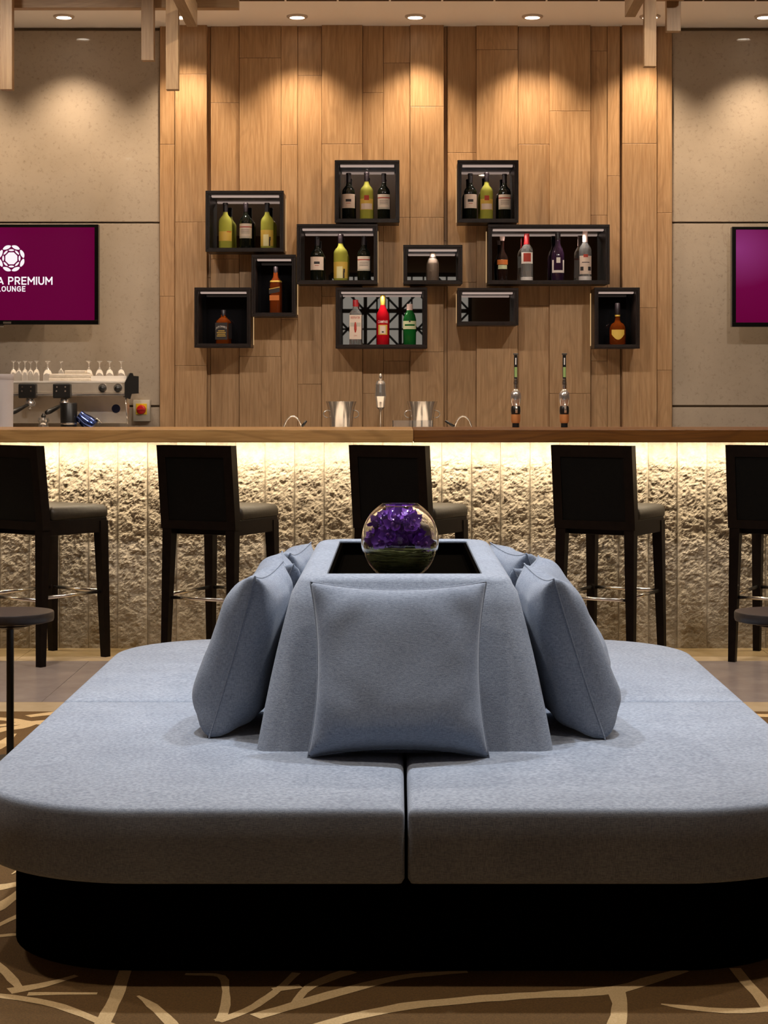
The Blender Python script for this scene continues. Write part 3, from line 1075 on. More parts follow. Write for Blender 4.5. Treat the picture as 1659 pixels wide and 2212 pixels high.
def display_box(key, px0, px1, py0, py1, label, back='mirror'):
    xa, xb, zt, zbm = X_(px0, DF), X_(px1, DF), Z_(py0, DF), Z_(py1, DF)
    c = Vector(((xa + xb) / 2, DBK, zbm))
    w = (xb - xa) / 2; h = zt - zbm; dp = DBK - DF
    t = thing('display_box', label, 'display box', c, 'dark wooden display boxes on the oak wall')
    th = 0.022
    part(MB().box((-w, -dp, h - th), (w, 0, h), 0.0015), 'top_board', 'frame', t)
    part(MB().box((-w, -dp, 0), (w, 0, th), 0.0015), 'bottom_board', 'frame', t)
    part(MB().box((-w, -dp + 0.001, th), (-w + th, 0, h - th), 0.0012), 'side_board', 'frame', t)
    part(MB().box((w - th, -dp + 0.001, th), (w, 0, h - th), 0.0012), 'side_board', 'frame', t)
    # raised lip round the opening
    l = 0.003
    for lo, hi in (((-w - l, -dp - 0.006, h - 0.014), (w + l, -dp + 0.012, h + l)), ((-w - l, -dp - 0.006, -l), (w + l, -dp + 0.012, 0.014)),
                   ((-w - l, -dp - 0.006, 0.014), (-w + 0.012, -dp + 0.012, h - 0.014)), ((w - 0.012, -dp - 0.006, 0.014), (w + l, -dp + 0.012, h - 0.014))):
        part(MB().box(lo, hi, 0.002), 'lip', 'frame', t)
    part(MB().box((-w + th, -0.012, th), (w - th, -0.002, h - th)), 'back_panel', back, t, label='mirrored back' if back == 'mirror' else 'mirrored back with its dark reflection painted black')
    part(MB().box((-w + th + 0.008, -dp + 0.03, h - th - 0.010), (w - th - 0.008, -dp + 0.075, h - th - 0.0005), 0.001), 'light_bar', 'led', t)
    nl = 2 if w > 0.3 else 1
    for q in range(nl):
        spot('box_downlight', ((q - (nl - 1) / 2) * w, -dp + 0.035, h - th - 0.014), 1.3, (1.0, 0.84, 0.72), 150, 0.6, (0, 0), 0.003, t)
    for sgn in (-1, 1):
        xa_, xb_ = sorted((sgn * (w + 0.0004), sgn * (w + 0.0034)))
        part(MB().box((xa_, -0.016, 0.02), (xb_, -0.004, h - 0.02)), 'back_light', 'backlight', t)
    boxes[key] = (c, w, h, zbm + th)
    return t


display_box('A', 445, 612, 413, 543, 'dark display box at upper left holding two white wines and a red')
display_box('B', 724, 862, 347, 480, 'square dark display box at top centre holding three wine bottles')
display_box('C', 642, 815, 485, 613, 'wide dark display box left of centre holding two reds and a white wine')
display_box('D', 544, 638, 551, 683, 'narrow dark display box with a single slanted-label whisky', 'dark_mirror')
display_box('E', 421, 541, 622, 750, 'dark display box at lower left with a single square whiskey bottle', 'dark_mirror')
display_box('F', 726, 922, 622, 752, 'low centre dark display box holding clear, red and green bottles')
display_box('G', 872, 998, 530, 613, 'small low dark display box with one crystal shaker')
display_box('H', 989, 1119, 347, 480, 'square dark display box at top right holding three wine bottles')
display_box('I', 1055, 1316, 486, 613, 'widest dark display box on the right holding four spirit bottles')
display_box('J', 989, 1119, 623, 702, 'small empty dark display box with a mirrored back')
display_box('K', 1285, 1381, 622, 752, 'dark display box at lower right with a single cognac bottle', 'dark_mirror')

# ------------------------------------------------------------------ bottles
PXM = F / 11.2     # pixels per metre inside the boxes


def base_of(key, px, D=11.2):
    return Vector((X_(px, D), D, boxes[key][3] + 0.0005))


def wine(key, px, wpx, toppx, botpx, colour, label, lab, D=11.2, rot=0.0):
    r = wpx / PXM / 2; h = (botpx - toppx) / PXM
    b = base_of(key, px, D)
    t = thing('wine_bottle', label, 'wine bottle', b, 'wine bottles in the display boxes', rot)
    glassm = 'redwine' if colour == 'red' else 'greenwine'
    prof = [(r * 0.8, 0), (r * 0.96, 0.003), (r, 0.008), (r, h * 0.58), (r * 0.97, h * 0.615), (r * 0.84, h * 0.66), (r * 0.6, h * 0.70), (r * 0.42, h * 0.735), (r * 0.36, h * 0.77), (r * 0.34, h * 0.80), (r * 0.34, h * 0.985)]
    part(MB().lathe(prof, 24), 'glass_body', glassm, t, True, 50)
    cap = 'darkcap'
    part(MB().lathe([(r * 0.37, h * 0.80), (r * 0.37, h * 0.955), (r * 0.41, h * 0.96), (r * 0.41, h * 0.985), (r * 0.37, h * 0.99), (r * 0.36, h)], 20), 'capsule', cap, t, True, 40)
    rl = r + 0.0004
    if lab == 'plain':
        l = part(MB().arc(rl, h * 0.24, h * 0.54, -1.25, 1.25), 'label_paper', 'paperpink', t, True, 40)
        part(MB().arc(rl + 0.0008, h * 0.375, h * 0.43, -0.42, 0.42, 6), 'print', 'ink', t, sub=l)
        part(MB().arc(rl + 0.0008, h * 0.335, h * 0.345, -0.3, 0.3, 6), 'print', 'redink', t, sub=l)
    elif lab == 'striped':
        l = part(MB().arc(rl, h * 0.22, h * 0.54, -1.25, 1.25), 'label_paper', 'paper', t, True, 40)
        part(MB().arc(rl + 0.0008, h * 0.455, h * 0.475, -1.2, 1.2, 10), 'print', 'redink', t, sub=l)
        for q in (0.40, 0.365, 0.33):
            part(MB().arc(rl + 0.0008, h * q, h * (q + 0.007), -0.7, 0.7, 6), 'print', 'ink', t, sub=l)
        part(MB().arc(rl + 0.0008, h * 0.225, h * 0.26, -1.0, 1.0, 6), 'print', 'switchgrey', t, sub=l)
    elif lab == 'gold':
        l = part(MB().arc(rl, h * 0.16, h * 0.37, -1.2, 1.2), 'label_paper', 'papergold', t, True, 40)
        part(MB().arc(rl + 0.0008, h * 0.35, h * 0.375, 0.3, 1.1, 5), 'print', 'orangeink', t, sub=l)
    elif lab == 'goldpale':
        l = part(MB().arc(rl, h * 0.05, h * 0.40, -1.25, 1.25), 'label_paper', 'papergold', t, True, 40)
        part(MB().arc(rl + 0.0008, h * 0.05, h * 0.30, -0.55, 0.28, 6), 'print', 'paperyellow', t, sub=l)
        part(MB().arc(rl + 0.0010, h * 0.05, h * 0.20, 0.35, 0.55, 3), 'print', 'ink', t, sub=l)
        part(MB().arc(rl + 0.0010, h * 0.17, h * 0.25, 0.38, 0.62, 3), 'print', 'ink', t, sub=l)
    elif lab == 'tan':
        l = part(MB().arc(rl, h * 0.20, h * 0.43, -1.2, 1.2), 'label_paper', 'papergold', t, True, 40)
        part(MB().arc(rl + 0.0008, h * 0.40, h * 0.50, -0.35, 0.35, 5), 'print', 'redink', t, sub=l)
        part(MB().arc(rl + 0.0008, h * 0.21, h * 0.33, -0.9, 0.9, 8), 'print', 'paperpink', t, sub=l)
    return t


wine('A', 487, 29, 437, 536, 'white', 'white wine bottle with gold label, left in the upper-left box', 'gold')
wine('A', 531, 27, 437, 536, 'red', 'red wine bottle with cream label between two white wines in upper-left box', 'striped')
wine('A', 577, 28, 437, 536, 'white', 'white wine bottle with pale yellow label, right in the upper-left box', 'goldpale')
wine('B', 753, 28, 370, 471, 'red', 'red wine bottle with plain label, left in the top centre box', 'plain')
wine('B', 792, 29, 368, 471, 'white', 'greenish white wine bottle in the middle of the top centre box', 'tan')
wine('B', 829, 27, 371, 471, 'red', 'red wine bottle with striped label, right in the top centre box', 'striped')
wine('C', 685, 29, 511, 606, 'red', 'red wine bottle with plain label, left in the wide box left of centre', 'plain')
wine('C', 736, 31, 505, 606, 'white', 'white wine bottle in the middle of the wide box left of centre', 'goldpale')
wine('C', 786, 28, 509, 606, 'red', 'red wine bottle with striped label, right in the wide box left of centre', 'striped')
wine('H', 1016, 28, 371, 471, 'red', 'red wine bottle with plain label, left in the top right box', 'plain')
wine('H', 1051, 28, 369, 471, 'white', 'greenish white wine bottle in the middle of the top right box', 'tan')
wine('H', 1090, 27, 372, 471, 'red', 'red wine bottle with striped label, right in the top right box', 'striped')


def spirit(name, key, px, label, cat='bottle', D=11.2, rot=0.0):
    return thing(name, label, cat, base_of(key, px, D), 'spirit bottles in the display boxes', rot)


m_ = 1.0 / PXM
# slanted label whisky: square bottle
t = spirit('whisky_bottle', 'D', 596, 'square whisky bottle with slanted dark label in the narrow box', rot=R(-12))
r = 12 * m_; h = 100 * m_
part(MB().lathe([(r * .95, 0), (r, .004), (r * 1.0, h * .60), (r * .9, h * .68), (r * .5, h * .76), (r * .42, h * .80), (r * .40, h * .88)], 24, sq=5), 'glass_body', 'darkwhisky', t, True, 50)
part(MB().lathe([(r * .44, h * .86), (r * .44, h * .985), (r * .40, h)], 16), 'cap', 'darkcap', t, True, 40)
part(MB().lathe([(r * .98, h * .665), (r * .93, h * .70)], 24, sq=5), 'neck_band', 'papergold', t, True, 40)
rr = r + .0008


def slant(mb, za, zb2, rise):
    seg = 8; vs = []; fs = []
    for i in range(seg + 1):
        u = -1 + 2 * i / seg
        x = u * rr * 0.96
        for (yy) in (-rr - .0004, -rr - .0012):
            for z in (za, zb2):
                vs.append((x, yy, z + rise * u))
    for i in range(seg):
        a = i * 4; b = a + 4
        fs += [(a + 2, b + 2, b + 3, a + 3), (a, a + 1, b + 1, b), (a + 1, a + 3, b + 3, b + 1), (a, b, b + 2, a + 2)]
    fs += [(0, 2, 3, 1), (seg * 4, seg * 4 + 1, seg * 4 + 3, seg * 4 + 2)]
    return mb.add(vs, fs)


part(slant(MB(), h * .43, h * .52, .006), 'slanted_label', 'ink', t, label='black slanted label')
part(slant(MB(), h * .525, h * .54, .006), 'label_line', 'papergold', t)
part(MB().box((-r * .9, -rr - .001, h * .27), (r * .9, -rr, h * .38), .0003), 'lower_label', 'orangeink', t, label='orange lower label')
# square black-label whiskey
t = spirit('whiskey_bottle', 'E', 483, 'short square whiskey bottle with black label in the lower-left box', rot=R(-14))
r = 14.5 * m_; h = 73 * m_
part(MB().lathe([(r * .96, 0), (r, .003), (r, h * .60), (r * .95, h * .66), (r * .6, h * .74), (r * .36, h * .79), (r * .34, h * .86)], 24, sq=6), 'glass_body', 'whisky', t, True, 50)
part(MB().lathe([(r * .40, h * .82), (r * .40, h * .985), (r * .36, h)], 16), 'cap', 'darkcap', t, True, 40)
l = part(MB().box((-r * .95, -r - .0012, h * .12), (r * .95, -r - .0002, h * .62), .0003), 'front_label', 'ink', t, label='black front label')
mb = MB()
vs, fs = text_mesh("JACK DANIEL'S", 1.0, 0.0)
x0 = min(v.x for v in vs); x1 = max(v.x for v in vs); y0 = min(v.y for v in vs); y1 = max(v.y for v in vs)
mb.add([((((v.x - x0) / (x1 - x0)) - .5) * r * 1.7, -r - .0014, h * .50 + ((v.y - y0) / (y1 - y0) - .5) * h * .075 - h * .05 * (2 * ((v.x - x0) / (x1 - x0)) - 1) ** 2) for v in vs], fs)
part(mb, 'print', 'whiteink', t, sub=l)
mb = MB()
for q, wd in ((.37, .5), (.32, .7), (.27, .62), (.22, .7)):
    mb.box((-r * wd, -r - .0015, h * q), (r * wd, -r - .0012, h * (q + .018)))
part(mb, 'print', 'papergold', t, sub=l)
part(MB().box((r + .0002, -r * .8, h * .15), (r + .001, r * .8, h * .6), .0003), 'side_label', 'ink', t)
# clear gin with red cap
t = spirit('gin_bottle', 'F', 768, 'clear gin bottle with red cap and cream label in the low centre box')
r = 13.2 * m_; h = 97 * m_
part(MB().lathe([(r * .95, 0), (r, .003), (r, h * .66), (r * .95, h * .71), (r * .62, h * .77), (r * .42, h * .80), (r * .40, h * .86)], 24, sq=4), 'glass_body', 'bottleglass', t, True, 50)
part(MB().lathe([(r * .46, h * .85), (r * .46, h * .985), (r * .42, h)], 16), 'cap', 'redcap', t, True, 40)
l = part(MB().box((-r * .97, -r - .0012, h * .12), (r * .97, -r - .0002, h * .66), .0003), 'front_label', 'paperpink', t)
part(text_on(MB(), 'BEEFEATER', r * 1.5, h * .05, 0, -r - .0015, h * .60, 0.01), 'print', 'redink', t, sub=l)
part(MB().box((-r * .85, -r - .0014, h * .40), (r * .85, -r - .0012, h * .49)), 'print', 'switchgrey', t, sub=l)
part(MB().lathe([(r * .10, h * .27), (r * .22, h * .34), (r * .20, h * .44), (r * .10, h * .50)], 8, (0, -r - .0008, 0)).xform(Matrix.Identity(4)), 'print', 'redink', t, sub=l)
part(text_on(MB(), 'GIN', r * .5, h * .03, 0, -r - .0015, h * .20), 'print', 'redink', t, sub=l)
# red bitter
t = spirit('bitter_bottle', 'F', 827, 'bright red bitter bottle with gold cap in the low centre box')
r = 13.8 * m_; h = 107 * m_
part(MB().lathe([(r * .95, 0), (r, .003), (r * .97, h * .10), (r, h * .12), (r, h * .50), (r * 1.03, h * .53), (r * 1.03, h * .56), (r * .92, h * .63), (r * .6, h * .72), (r * .42, h * .78), (r * .38, h * .84)], 28), 'glass_body', 'redspirit', t, True, 50)
part(MB().lathe([(r * .42, h * .80), (r * .42, h * .985), (r * .38, h)], 16), 'cap', 'goldcap', t, True, 40)
part(text_round(MB(), 'CAMPARI', r * 1.7, h * .055, r + .0012, h * .46, 0.015), 'lettering', 'whiteink', t)
l = part(MB().arc(r + .0004, h * .20, h * .40, -.75, .75), 'front_label', 'papergold', t, True, 40)
part(MB().arc(r + .0012, h * .22, h * .38, -.45, .45, 6), 'print', 'paperpink', t, sub=l)
part(MB().arc(r + .0014, h * .24, h * .27, -.15, .15, 4), 'print', 'ink', t, sub=l)
# green gin
t = spirit('green_gin_bottle', 'F', 885, 'green gin bottle with pale cap and label in the low centre box')
r = 14.2 * m_; h = 88 * m_
part(MB().lathe([(r * .93, 0), (r * .96, .003), (r, h * .55), (r * .98, h * .62), (r * .8, h * .74), (r * .5, h * .82), (r * .44, h * .86)], 28), 'glass_body', 'greenspirit', t, True, 50)
part(MB().lathe([(r * .46, h * .83), (r * .46, h * .985), (r * .42, h)], 16), 'cap', 'pinkcap', t, True, 40)
l = part(MB().arc(r + .0006, h * .38, h * .58, -1.3, 1.3), 'front_label', 'papergreen', t, True, 40)
part(MB().arc(r + .0014, h * .46, h * .50, -.8, .8, 8), 'print', 'greenspirit', t, sub=l)
part(MB().arc(r + .0014, h * .55, h * .60, -.12, .12, 4), 'print', 'ink', t, sub=l)
# crystal shaker
t = thing('crystal_shaker', 'smoked crystal cocktail shaker alone in the small box', 'shaker', base_of('G', 935))
r = 13.5 * m_; h = 61 * m_
part(MB().lathe([(r * .85, 0), (r * .92, .003), (r, h * .35), (r * .97, h * .62), (r * .75, h * .76), (r * .5, h * .80)], 16), 'body', 'smoke', t, False)
part(MB().lathe([(r * .52, h * .795), (r * .6, h * .82), (r * .55, h * .86)], 16), 'collar', 'chrome', t, True, 40)
part(MB().lathe([(r * .50, h * .86), (r * .46, h * .97), (r * .3, h)], 16), 'lid', 'smoke', t, True, 40)
# cream liqueur
t = spirit('liqueur_bottle', 'I', 1085, 'dark liqueur bottle with tan label, leftmost in the widest box')
r = 13 * m_; h = 96 * m_
part(MB().lathe([(r * .8, 0), (r * .82, .003), (r * .98, h * .40), (r, h * .46), (r * .8, h * .56), (r * .4, h * .66), (r * .32, h * .72), (r * .30, h * .92)], 24), 'glass_body', 'brownspirit', t, True, 50)
part(MB().lathe([(r * .33, h * .90), (r * .42, h * .96), (r * .44, h)], 16), 'cap', 'pinkcap', t, True, 40)
l = part(MB().arc(r + .0006, h * .36, h * .47, -1.0, 1.0), 'front_label', 'orangeink', t, True, 40, label='orange brown label')
part(MB().arc(r + .0002, h * .26, h * .35, -.8, .8), 'lower_label', 'papergreen', t, True, 40)
# vodka red cap
t = spirit('vodka_bottle', 'I', 1138, 'clear vodka bottle with red cap and red shield in the widest box')
r = 13.2 * m_; h = 102 * m_
part(MB().lathe([(r * .97, 0), (r, .003), (r, h * .60), (r * .93, h * .68), (r * .6, h * .75), (r * .40, h * .78), (r * .38, h * .84)], 24), 'glass_body', 'bottleglass', t, True, 50)
part(MB().lathe([(r * .50, h * .77), (r * .46, h * .81), (r * .42, h * .83), (r * .42, h * .985), (r * .38, h)], 16), 'cap', 'redcap', t, True, 40)
l = part(MB().arc(r + .0005, h * .36, h * .60, -1.1, 1.1), 'front_label', 'whiteink', t, True, 40)
part(MB().arc(r + .0013, h * .40, h * .58, -.62, .62, 6), 'shield', 'redink', t, sub=l, label='red shield')
part(MB().lathe([(r * .98, 0.001), (r * 1.01, 0.002), (r * 1.01, h * .07), (r * .99, h * .08)], 24), 'base_ring', 'whitecap', t, True, 40)
# purple bottle
t = spirit('dark_purple_bottle', 'I', 1205, 'dark purple bottle with ornate white label in the widest box')
r = 14 * m_; h = 106 * m_
part(MB().lathe([(r * .9, 0), (r * .95, .003), (r, h * .45), (r * .95, h * .56), (r * .7, h * .66), (r * .40, h * .74), (r * .36, h * .86)], 24), 'glass_body', 'purplespirit', t, True, 50)
part(MB().lathe([(r * .42, h * .84), (r * .42, h * .985), (r * .38, h)], 16), 'cap', 'darkcap', t, True, 40)
mb = MB()
mb.arc(r + .0006, h * .16, h * .21, -1.1, 1.1)
mb.arc(r + .0006, h * .21, h * .42, -1.1, -.75, 4)
mb.arc(r + .0006, h * .21, h * .42, .75, 1.1, 4)
mb.arc(r + .0006, h * .36, h * .47, -.3, .3, 4)
part(mb, 'ornate_label', 'whitecap', t, label='white ornate label')
# clear rum
t = spirit('clear_spirit_bottle', 'I', 1264, 'clear spirit bottle with pale cap, rightmost in the widest box')
r = 13.8 * m_; h = 107 * m_
part(MB().lathe([(r * .97, 0), (r, .003), (r, h * .58), (r * .95, h * .64), (r * .7, h * .71), (r * .40, h * .77), (r * .36, h * .84)], 24), 'glass_body', 'bottleglass', t, True, 50)
part(MB().lathe([(r * .44, h * .78), (r * .42, h * .82), (r * .42, h * .985), (r * .38, h)], 16), 'cap', 'pinkcap', t, True, 40)
l = part(MB().arc(r + .0005, h * .13, h * .50, -1.1, 1.1), 'front_label', 'paperpink', t, True, 40)
part(MB().arc(r + .0013, h * .47, h * .53, -.35, .35, 5), 'print', 'redink', t, sub=l)
part(MB().arc(r + .0013, h * .20, h * .28, -.9, -.35, 5), 'print', 'ink', t, sub=l)
part(MB().arc(r + .0013, h * .20, h * .28, .35, .9, 5), 'print', 'ink', t, sub=l)
part(MB().arc(r + .0013, h * .36, h * .375, -.6, .6, 5), 'print', 'ink', t, sub=l)
part(MB().lathe([(r * .98, 0.001), (r * 1.01, 0.002), (r * 1.01, h * .08), (r * .99, h * .09)], 24), 'base_ring', 'whitecap', t, True, 40)
# cognac
t = spirit('cognac_bottle', 'K', 1334, 'squat amber cognac bottle with gold label in the lower-right box')
r = 17.5 * m_; h = 90 * m_
mb = MB().lathe([(r * .9, 0), (r * .97, .003), (r, h * .30), (r * .96, h * .42), (r * .75, h * .50), (r * .4, h * .54), (r * .30, h * .60), (r * .27, h * .74)], 28)
mb.v = [Vector((v.x, v.y * .6, v.z)) for v in mb.v]
part(mb, 'glass_body', 'whisky', t, True, 50)
part(MB().lathe([(r * .34, h * .72), (r * .36, h * .80), (r * .32, h * .98), (r * .28, h)], 16), 'cap', 'darkcap', t, True, 40)
part(MB().lathe([(r * .32, h * .68), (r * .34, h * .74)], 16), 'neck_band', 'papergold', t, True, 40)
seg = 16
vs = [];
for i in range(seg + 1):
    u = -1 + 2 * i / seg
    vs.append((u * r * .78, h * (.13 + .12 * u * u)))
pts = vs + [(r * .78, h * .36), (-r * .78, h * .36)]


def bend(x):
    return -math.sqrt(max(0, 1 - (x / (r * 1.02)) ** 2)) * r * .6 - .001


mb = MB()
vv = []
for i in range(seg + 1):
    u = -1 + 2 * i / seg
    x = u * r * .78
    vv += [(x, bend(x), h * (.12 + .13 * u * u)), (x, bend(x), h * .36)]
mb.add(vv, [(2 * i, 2 * i + 2, 2 * i + 3, 2 * i + 1) for i in range(seg)])
part(mb, 'front_label', 'papergold', t, label='gold shield label')

# ------------------------------------------------------------------ objects along the back counter
def lathe_thing(name, label, cat, base, pieces, group=None):
    t = thing(name, label, cat, base, group)
    for (nm, prof, m, seg) in pieces:
        part(MB().lathe(prof, seg), nm, m, t, True, 40)
    return t


DC = 10.98
for px, lb in ((737, 'fluted silver ice bucket with ring handles, left of the goblet'), (912, 'fluted silver ice bucket with ring handles, right of the goblet')):
    t = thing('ice_bucket', lb, 'ice bucket', (X_(px, DC), DC, ZC), 'silver ice buckets behind the bar')
    top = Z_(867, DC) - ZC
    g = MB()
    seg = 48
    prof = [(.058, 0), (.062, .004), (.062, top * .3), (.068, top * .6), (.078, top * .85), (.090, top), (.086, top), (.074, top * .83), (.064, top * .6), (.058, top * .3), (.056, .01)]
    g.lathe(prof, seg)
    for i, v in enumerate(g.v):
        kk = i % seg
        if v.z > top * .25:
            f = 1 + .025 * math.cos(kk / seg * 2 * math.pi * 24)
            g.v[i] = Vector((v.x * f, v.y * f, v.z))
    part(g, 'bucket_body', 'polish', t, True, 60)
    for s in (-1, 1):
        pts = [(s * (.078 + .028 * math.sin(a)), 0, top * .72 + .022 * math.cos(a)) for a in [math.pi * q / 10 for q in range(11)]]
        part(MB().tube(pts, .0035, 8), 'ring_handle', 'polish', t, True)
DG = 10.98
t = thing('silver_goblet_shaker', 'tall silver lidded goblet between the two ice buckets', 'goblet', (X_(822, DG), DG, ZC))
z0 = lambda py: Z_(py, DG) - ZC
part(MB().lathe([(.03, 0), (.032, .004), (.012, .012), (.006, .03), (.005, z0(890)), (.012, z0(884))], 20), 'stem', 'chrome', t, True, 50)
part(MB().lathe([(.014, z0(884)), (.028, z0(880)), (.032, z0(868)), (.038, z0(856)), (.036, z0(848))], 16), 'cup', 'polish', t, False)
part(MB().lathe([(.034, z0(848)), (.033, z0(830)), (.030, z0(827)), (.022, z0(823)), (.010, z0(821))], 16), 'lid', 'polish', t, False)
part(MB().lathe([(.008, z0(821)), (.012, z0(815)), (.009, z0(810)), (.003, z0(807))], 12), 'knob', 'polish', t, True, 50)
# gooseneck taps
for pxa, pxp, pxb, pxk, lb in ((613, 632, 652, 662, 'thin chrome gooseneck tap left of the left ice bucket'), (1019, 1001, 982, 962, 'thin chrome gooseneck tap right of the right ice bucket')):
    D = 10.2
    xa, xb = X_(pxa, D), X_(pxb, D)
    t = thing('gooseneck_tap', lb, 'tap', (xa, D, 0.90), 'gooseneck taps behind the bar')
    pts = [(0, 0, 0), (0, 0, Z_(922, D) - .9)]
    for q in range(9):
        u = q / 8
        x = (xb - xa) * u
        z = Z_(922, D) - .9 + (Z_(899, D) - Z_(922, D)) * (1 - (2 * u - 1) ** 2) ** .8
        pts.append((x, 0, z))
    part(MB().tube(pts, .0042, 8), 'spout', 'polish', t, True)
    xk = X_(pxk, D) - xa
    part(MB().lathe([(.018, -.02), (.018, .006)], 16), 'base_flange', 'polish', t, True, 40)
    part(MB().tube([(xb - xa, 0, Z_(922, D) - .9), (xk, 0, Z_(909, D) - .9)], [.008, .006], 8), 'lever', 'black', t, True)
ws = thing('inner_work_counter', 'unseen inner work counter behind the bar top, pale to bounce light', 'counter', (0, 10.0, 0))
part(MB().box((-XB, -.38, .84), (XB, .35, .88), .003), 'worktop', 'pale', ws)
for i in range(6):
    x = -XB + .05 + i * (2 * XB - .1) / 5
    part(MB().box((x - .03, -.30, 0), (x + .03, -.24, .84), .002), 'leg', 'steel', ws)
    part(MB().box((x - .03, .24, 0), (x + .03, .30, .84), .002), 'leg', 'steel', ws)
# clear tray
D = 10.2
t = thing('clear_tray', 'low clear acrylic caddy in front of the right ice bucket', 'caddy', (X_(891, D), D, .88))
wx = 43 * D / F; hz = Z_(908, D) - .88
part(MB().box((-wx, -.07, 0), (wx, .07, .004), .001), 'base', 'acrylic', t)
for lo, hi in (((-wx, -.07, .004), (wx, -.066, hz)), ((-wx, .066, .004), (wx, .07, hz)), ((-wx, -.066, .004), (-wx + .004, .066, hz)), ((wx - .004, -.066, .004), (wx, .066, hz)), ((-.002, -.066, .004), (.002, .066, hz))):
    part(MB().box(lo, hi), 'wall_pane', 'acrylic', t)

# beer taps on the bar top
for px, lb in ((1114, 'tall beer tap with green badge on the bar, left one'), (1219, 'tall beer tap with green badge on the bar, right one')):
    D = 9.38
    t = thing('beer_tap', lb, 'beer tap', (X_(px, D), D, ZT), 'beer taps on the bar')
    q = lambda py: Z_(py, D) - ZT
    s = D / F
    base_z = 0
    part(MB().lathe([(.018, 0), (.017, q(912))], 16), 'foot', 'black', t, True, 40)
    part(MB().lathe([(8.0 * s, q(914)), (10 * s, q(910)), (10.5 * s, q(895))], 20), 'collar', 'orange_reflect', t, True, 40)
    part(MB().lathe([(9.5 * s, q(895)), (10.5 * s, q(888)), (10 * s, q(880)), (8 * s, q(876))], 20), 'lower_ring', 'black', t, True, 40)
    part(MB().lathe([(8 * s, q(878)), (10.5 * s, q(868)), (12 * s, q(858)), (10.5 * s, q(849)), (7 * s, q(844)), (4 * s, q(840))], 20), 'body', 'polish', t, True, 60)
    part(MB().tube([(0, -.012, q(872)), (0, -.05, q(874)), (0, -.062, q(882)), (0, -.064, q(892))], [.007, .007, .006, .006], 10), 'spout', 'polish', t, True)
    part(MB().lathe([(4.5 * s, q(842)), (5.5 * s, q(838)), (5 * s, q(834)), (5.5 * s, q(832)), (5 * s, q(826)), (4.5 * s, q(822)), (5 * s, q(818))], 16), 'ferrule', 'chrome', t, True, 40)
    part(MB().box((-3.6 * s, -3 * s, q(818)), (3.6 * s, 3 * s, q(766)), .001), 'handle', 'black', t)
    part(MB().box((-2.8 * s, -3 * s - .0012, q(815)), (2.8 * s, -3 * s - .0002, q(793)), .0003), 'badge', 'greenink', t, label='green badge strip')
    part(MB().box((-1.2 * s, -3 * s - .0012, q(788)), (1.2 * s, -3 * s - .0002, q(773)), .0003), 'print', 'whiteink', t)
    part(MB().box((-5.5 * s, -4 * s, q(767)), (5.5 * s, 4 * s, q(763)), .0008), 'handle_cap', 'chrome', t)

# ------------------------------------------------------------------ coffee machine
DM = 10.95
cm = thing('espresso_machine', 'wide stainless espresso machine with two black brew heads, left of the wall planks', 'coffee machine', (X_(150, DM), DM, ZC))
MO = Vector((X_(150, DM), DM, ZC))


def cpart(mb, *a, **kw):
    mb.v = [v - MO for v in mb.v]
    return part(mb, a[0], a[1], cm, **kw)


def cbox(px0, px1, py0, py1, ya, yb, ch=.002):
    return MB().box((X_(px0, DM), ya, Z_(py1, DM)), (X_(px1, DM), yb, Z_(py0, DM)), ch)


yF = DM
cpart(cbox(-30, 276, 827, 849, yF - .02, yF + .20, .004), 'upper_panel', 'steel')
cpart(cbox(-30, 276, 823, 827, yF - .025, yF + .32, .001), 'cup_tray', 'white')
cpart(cbox(-30, 284, 850, 855, yF - .035, yF + .01, .002), 'front_rail', 'polish')
cpart(cbox(-30, 268, 856, 915, yF + .12, yF + .22, .003), 'back_splash', 'steel')
cpart(MB().box((X_(-30, DM), yF - .05, ZC + .03), (X_(272, DM), yF + .22, ZC + .085), .004), 'drip_tray', 'steel')
for fx in (-20, 270):
    cpart(MB().lathe([(.022, 0), (.018, .03)], 12, (X_(fx, DM), yF + .02, ZC)), 'foot', 'black', smooth=True, angle=40)
    cpart(MB().lathe([(.022, 0), (.018, .03)], 12, (X_(fx, DM), yF + .18, ZC)), 'foot', 'black', smooth=True, angle=40)
cpart(cbox(195, 272, 812, 822.5, yF + .02, yF + .03, .001), 'cup_rail', 'white')
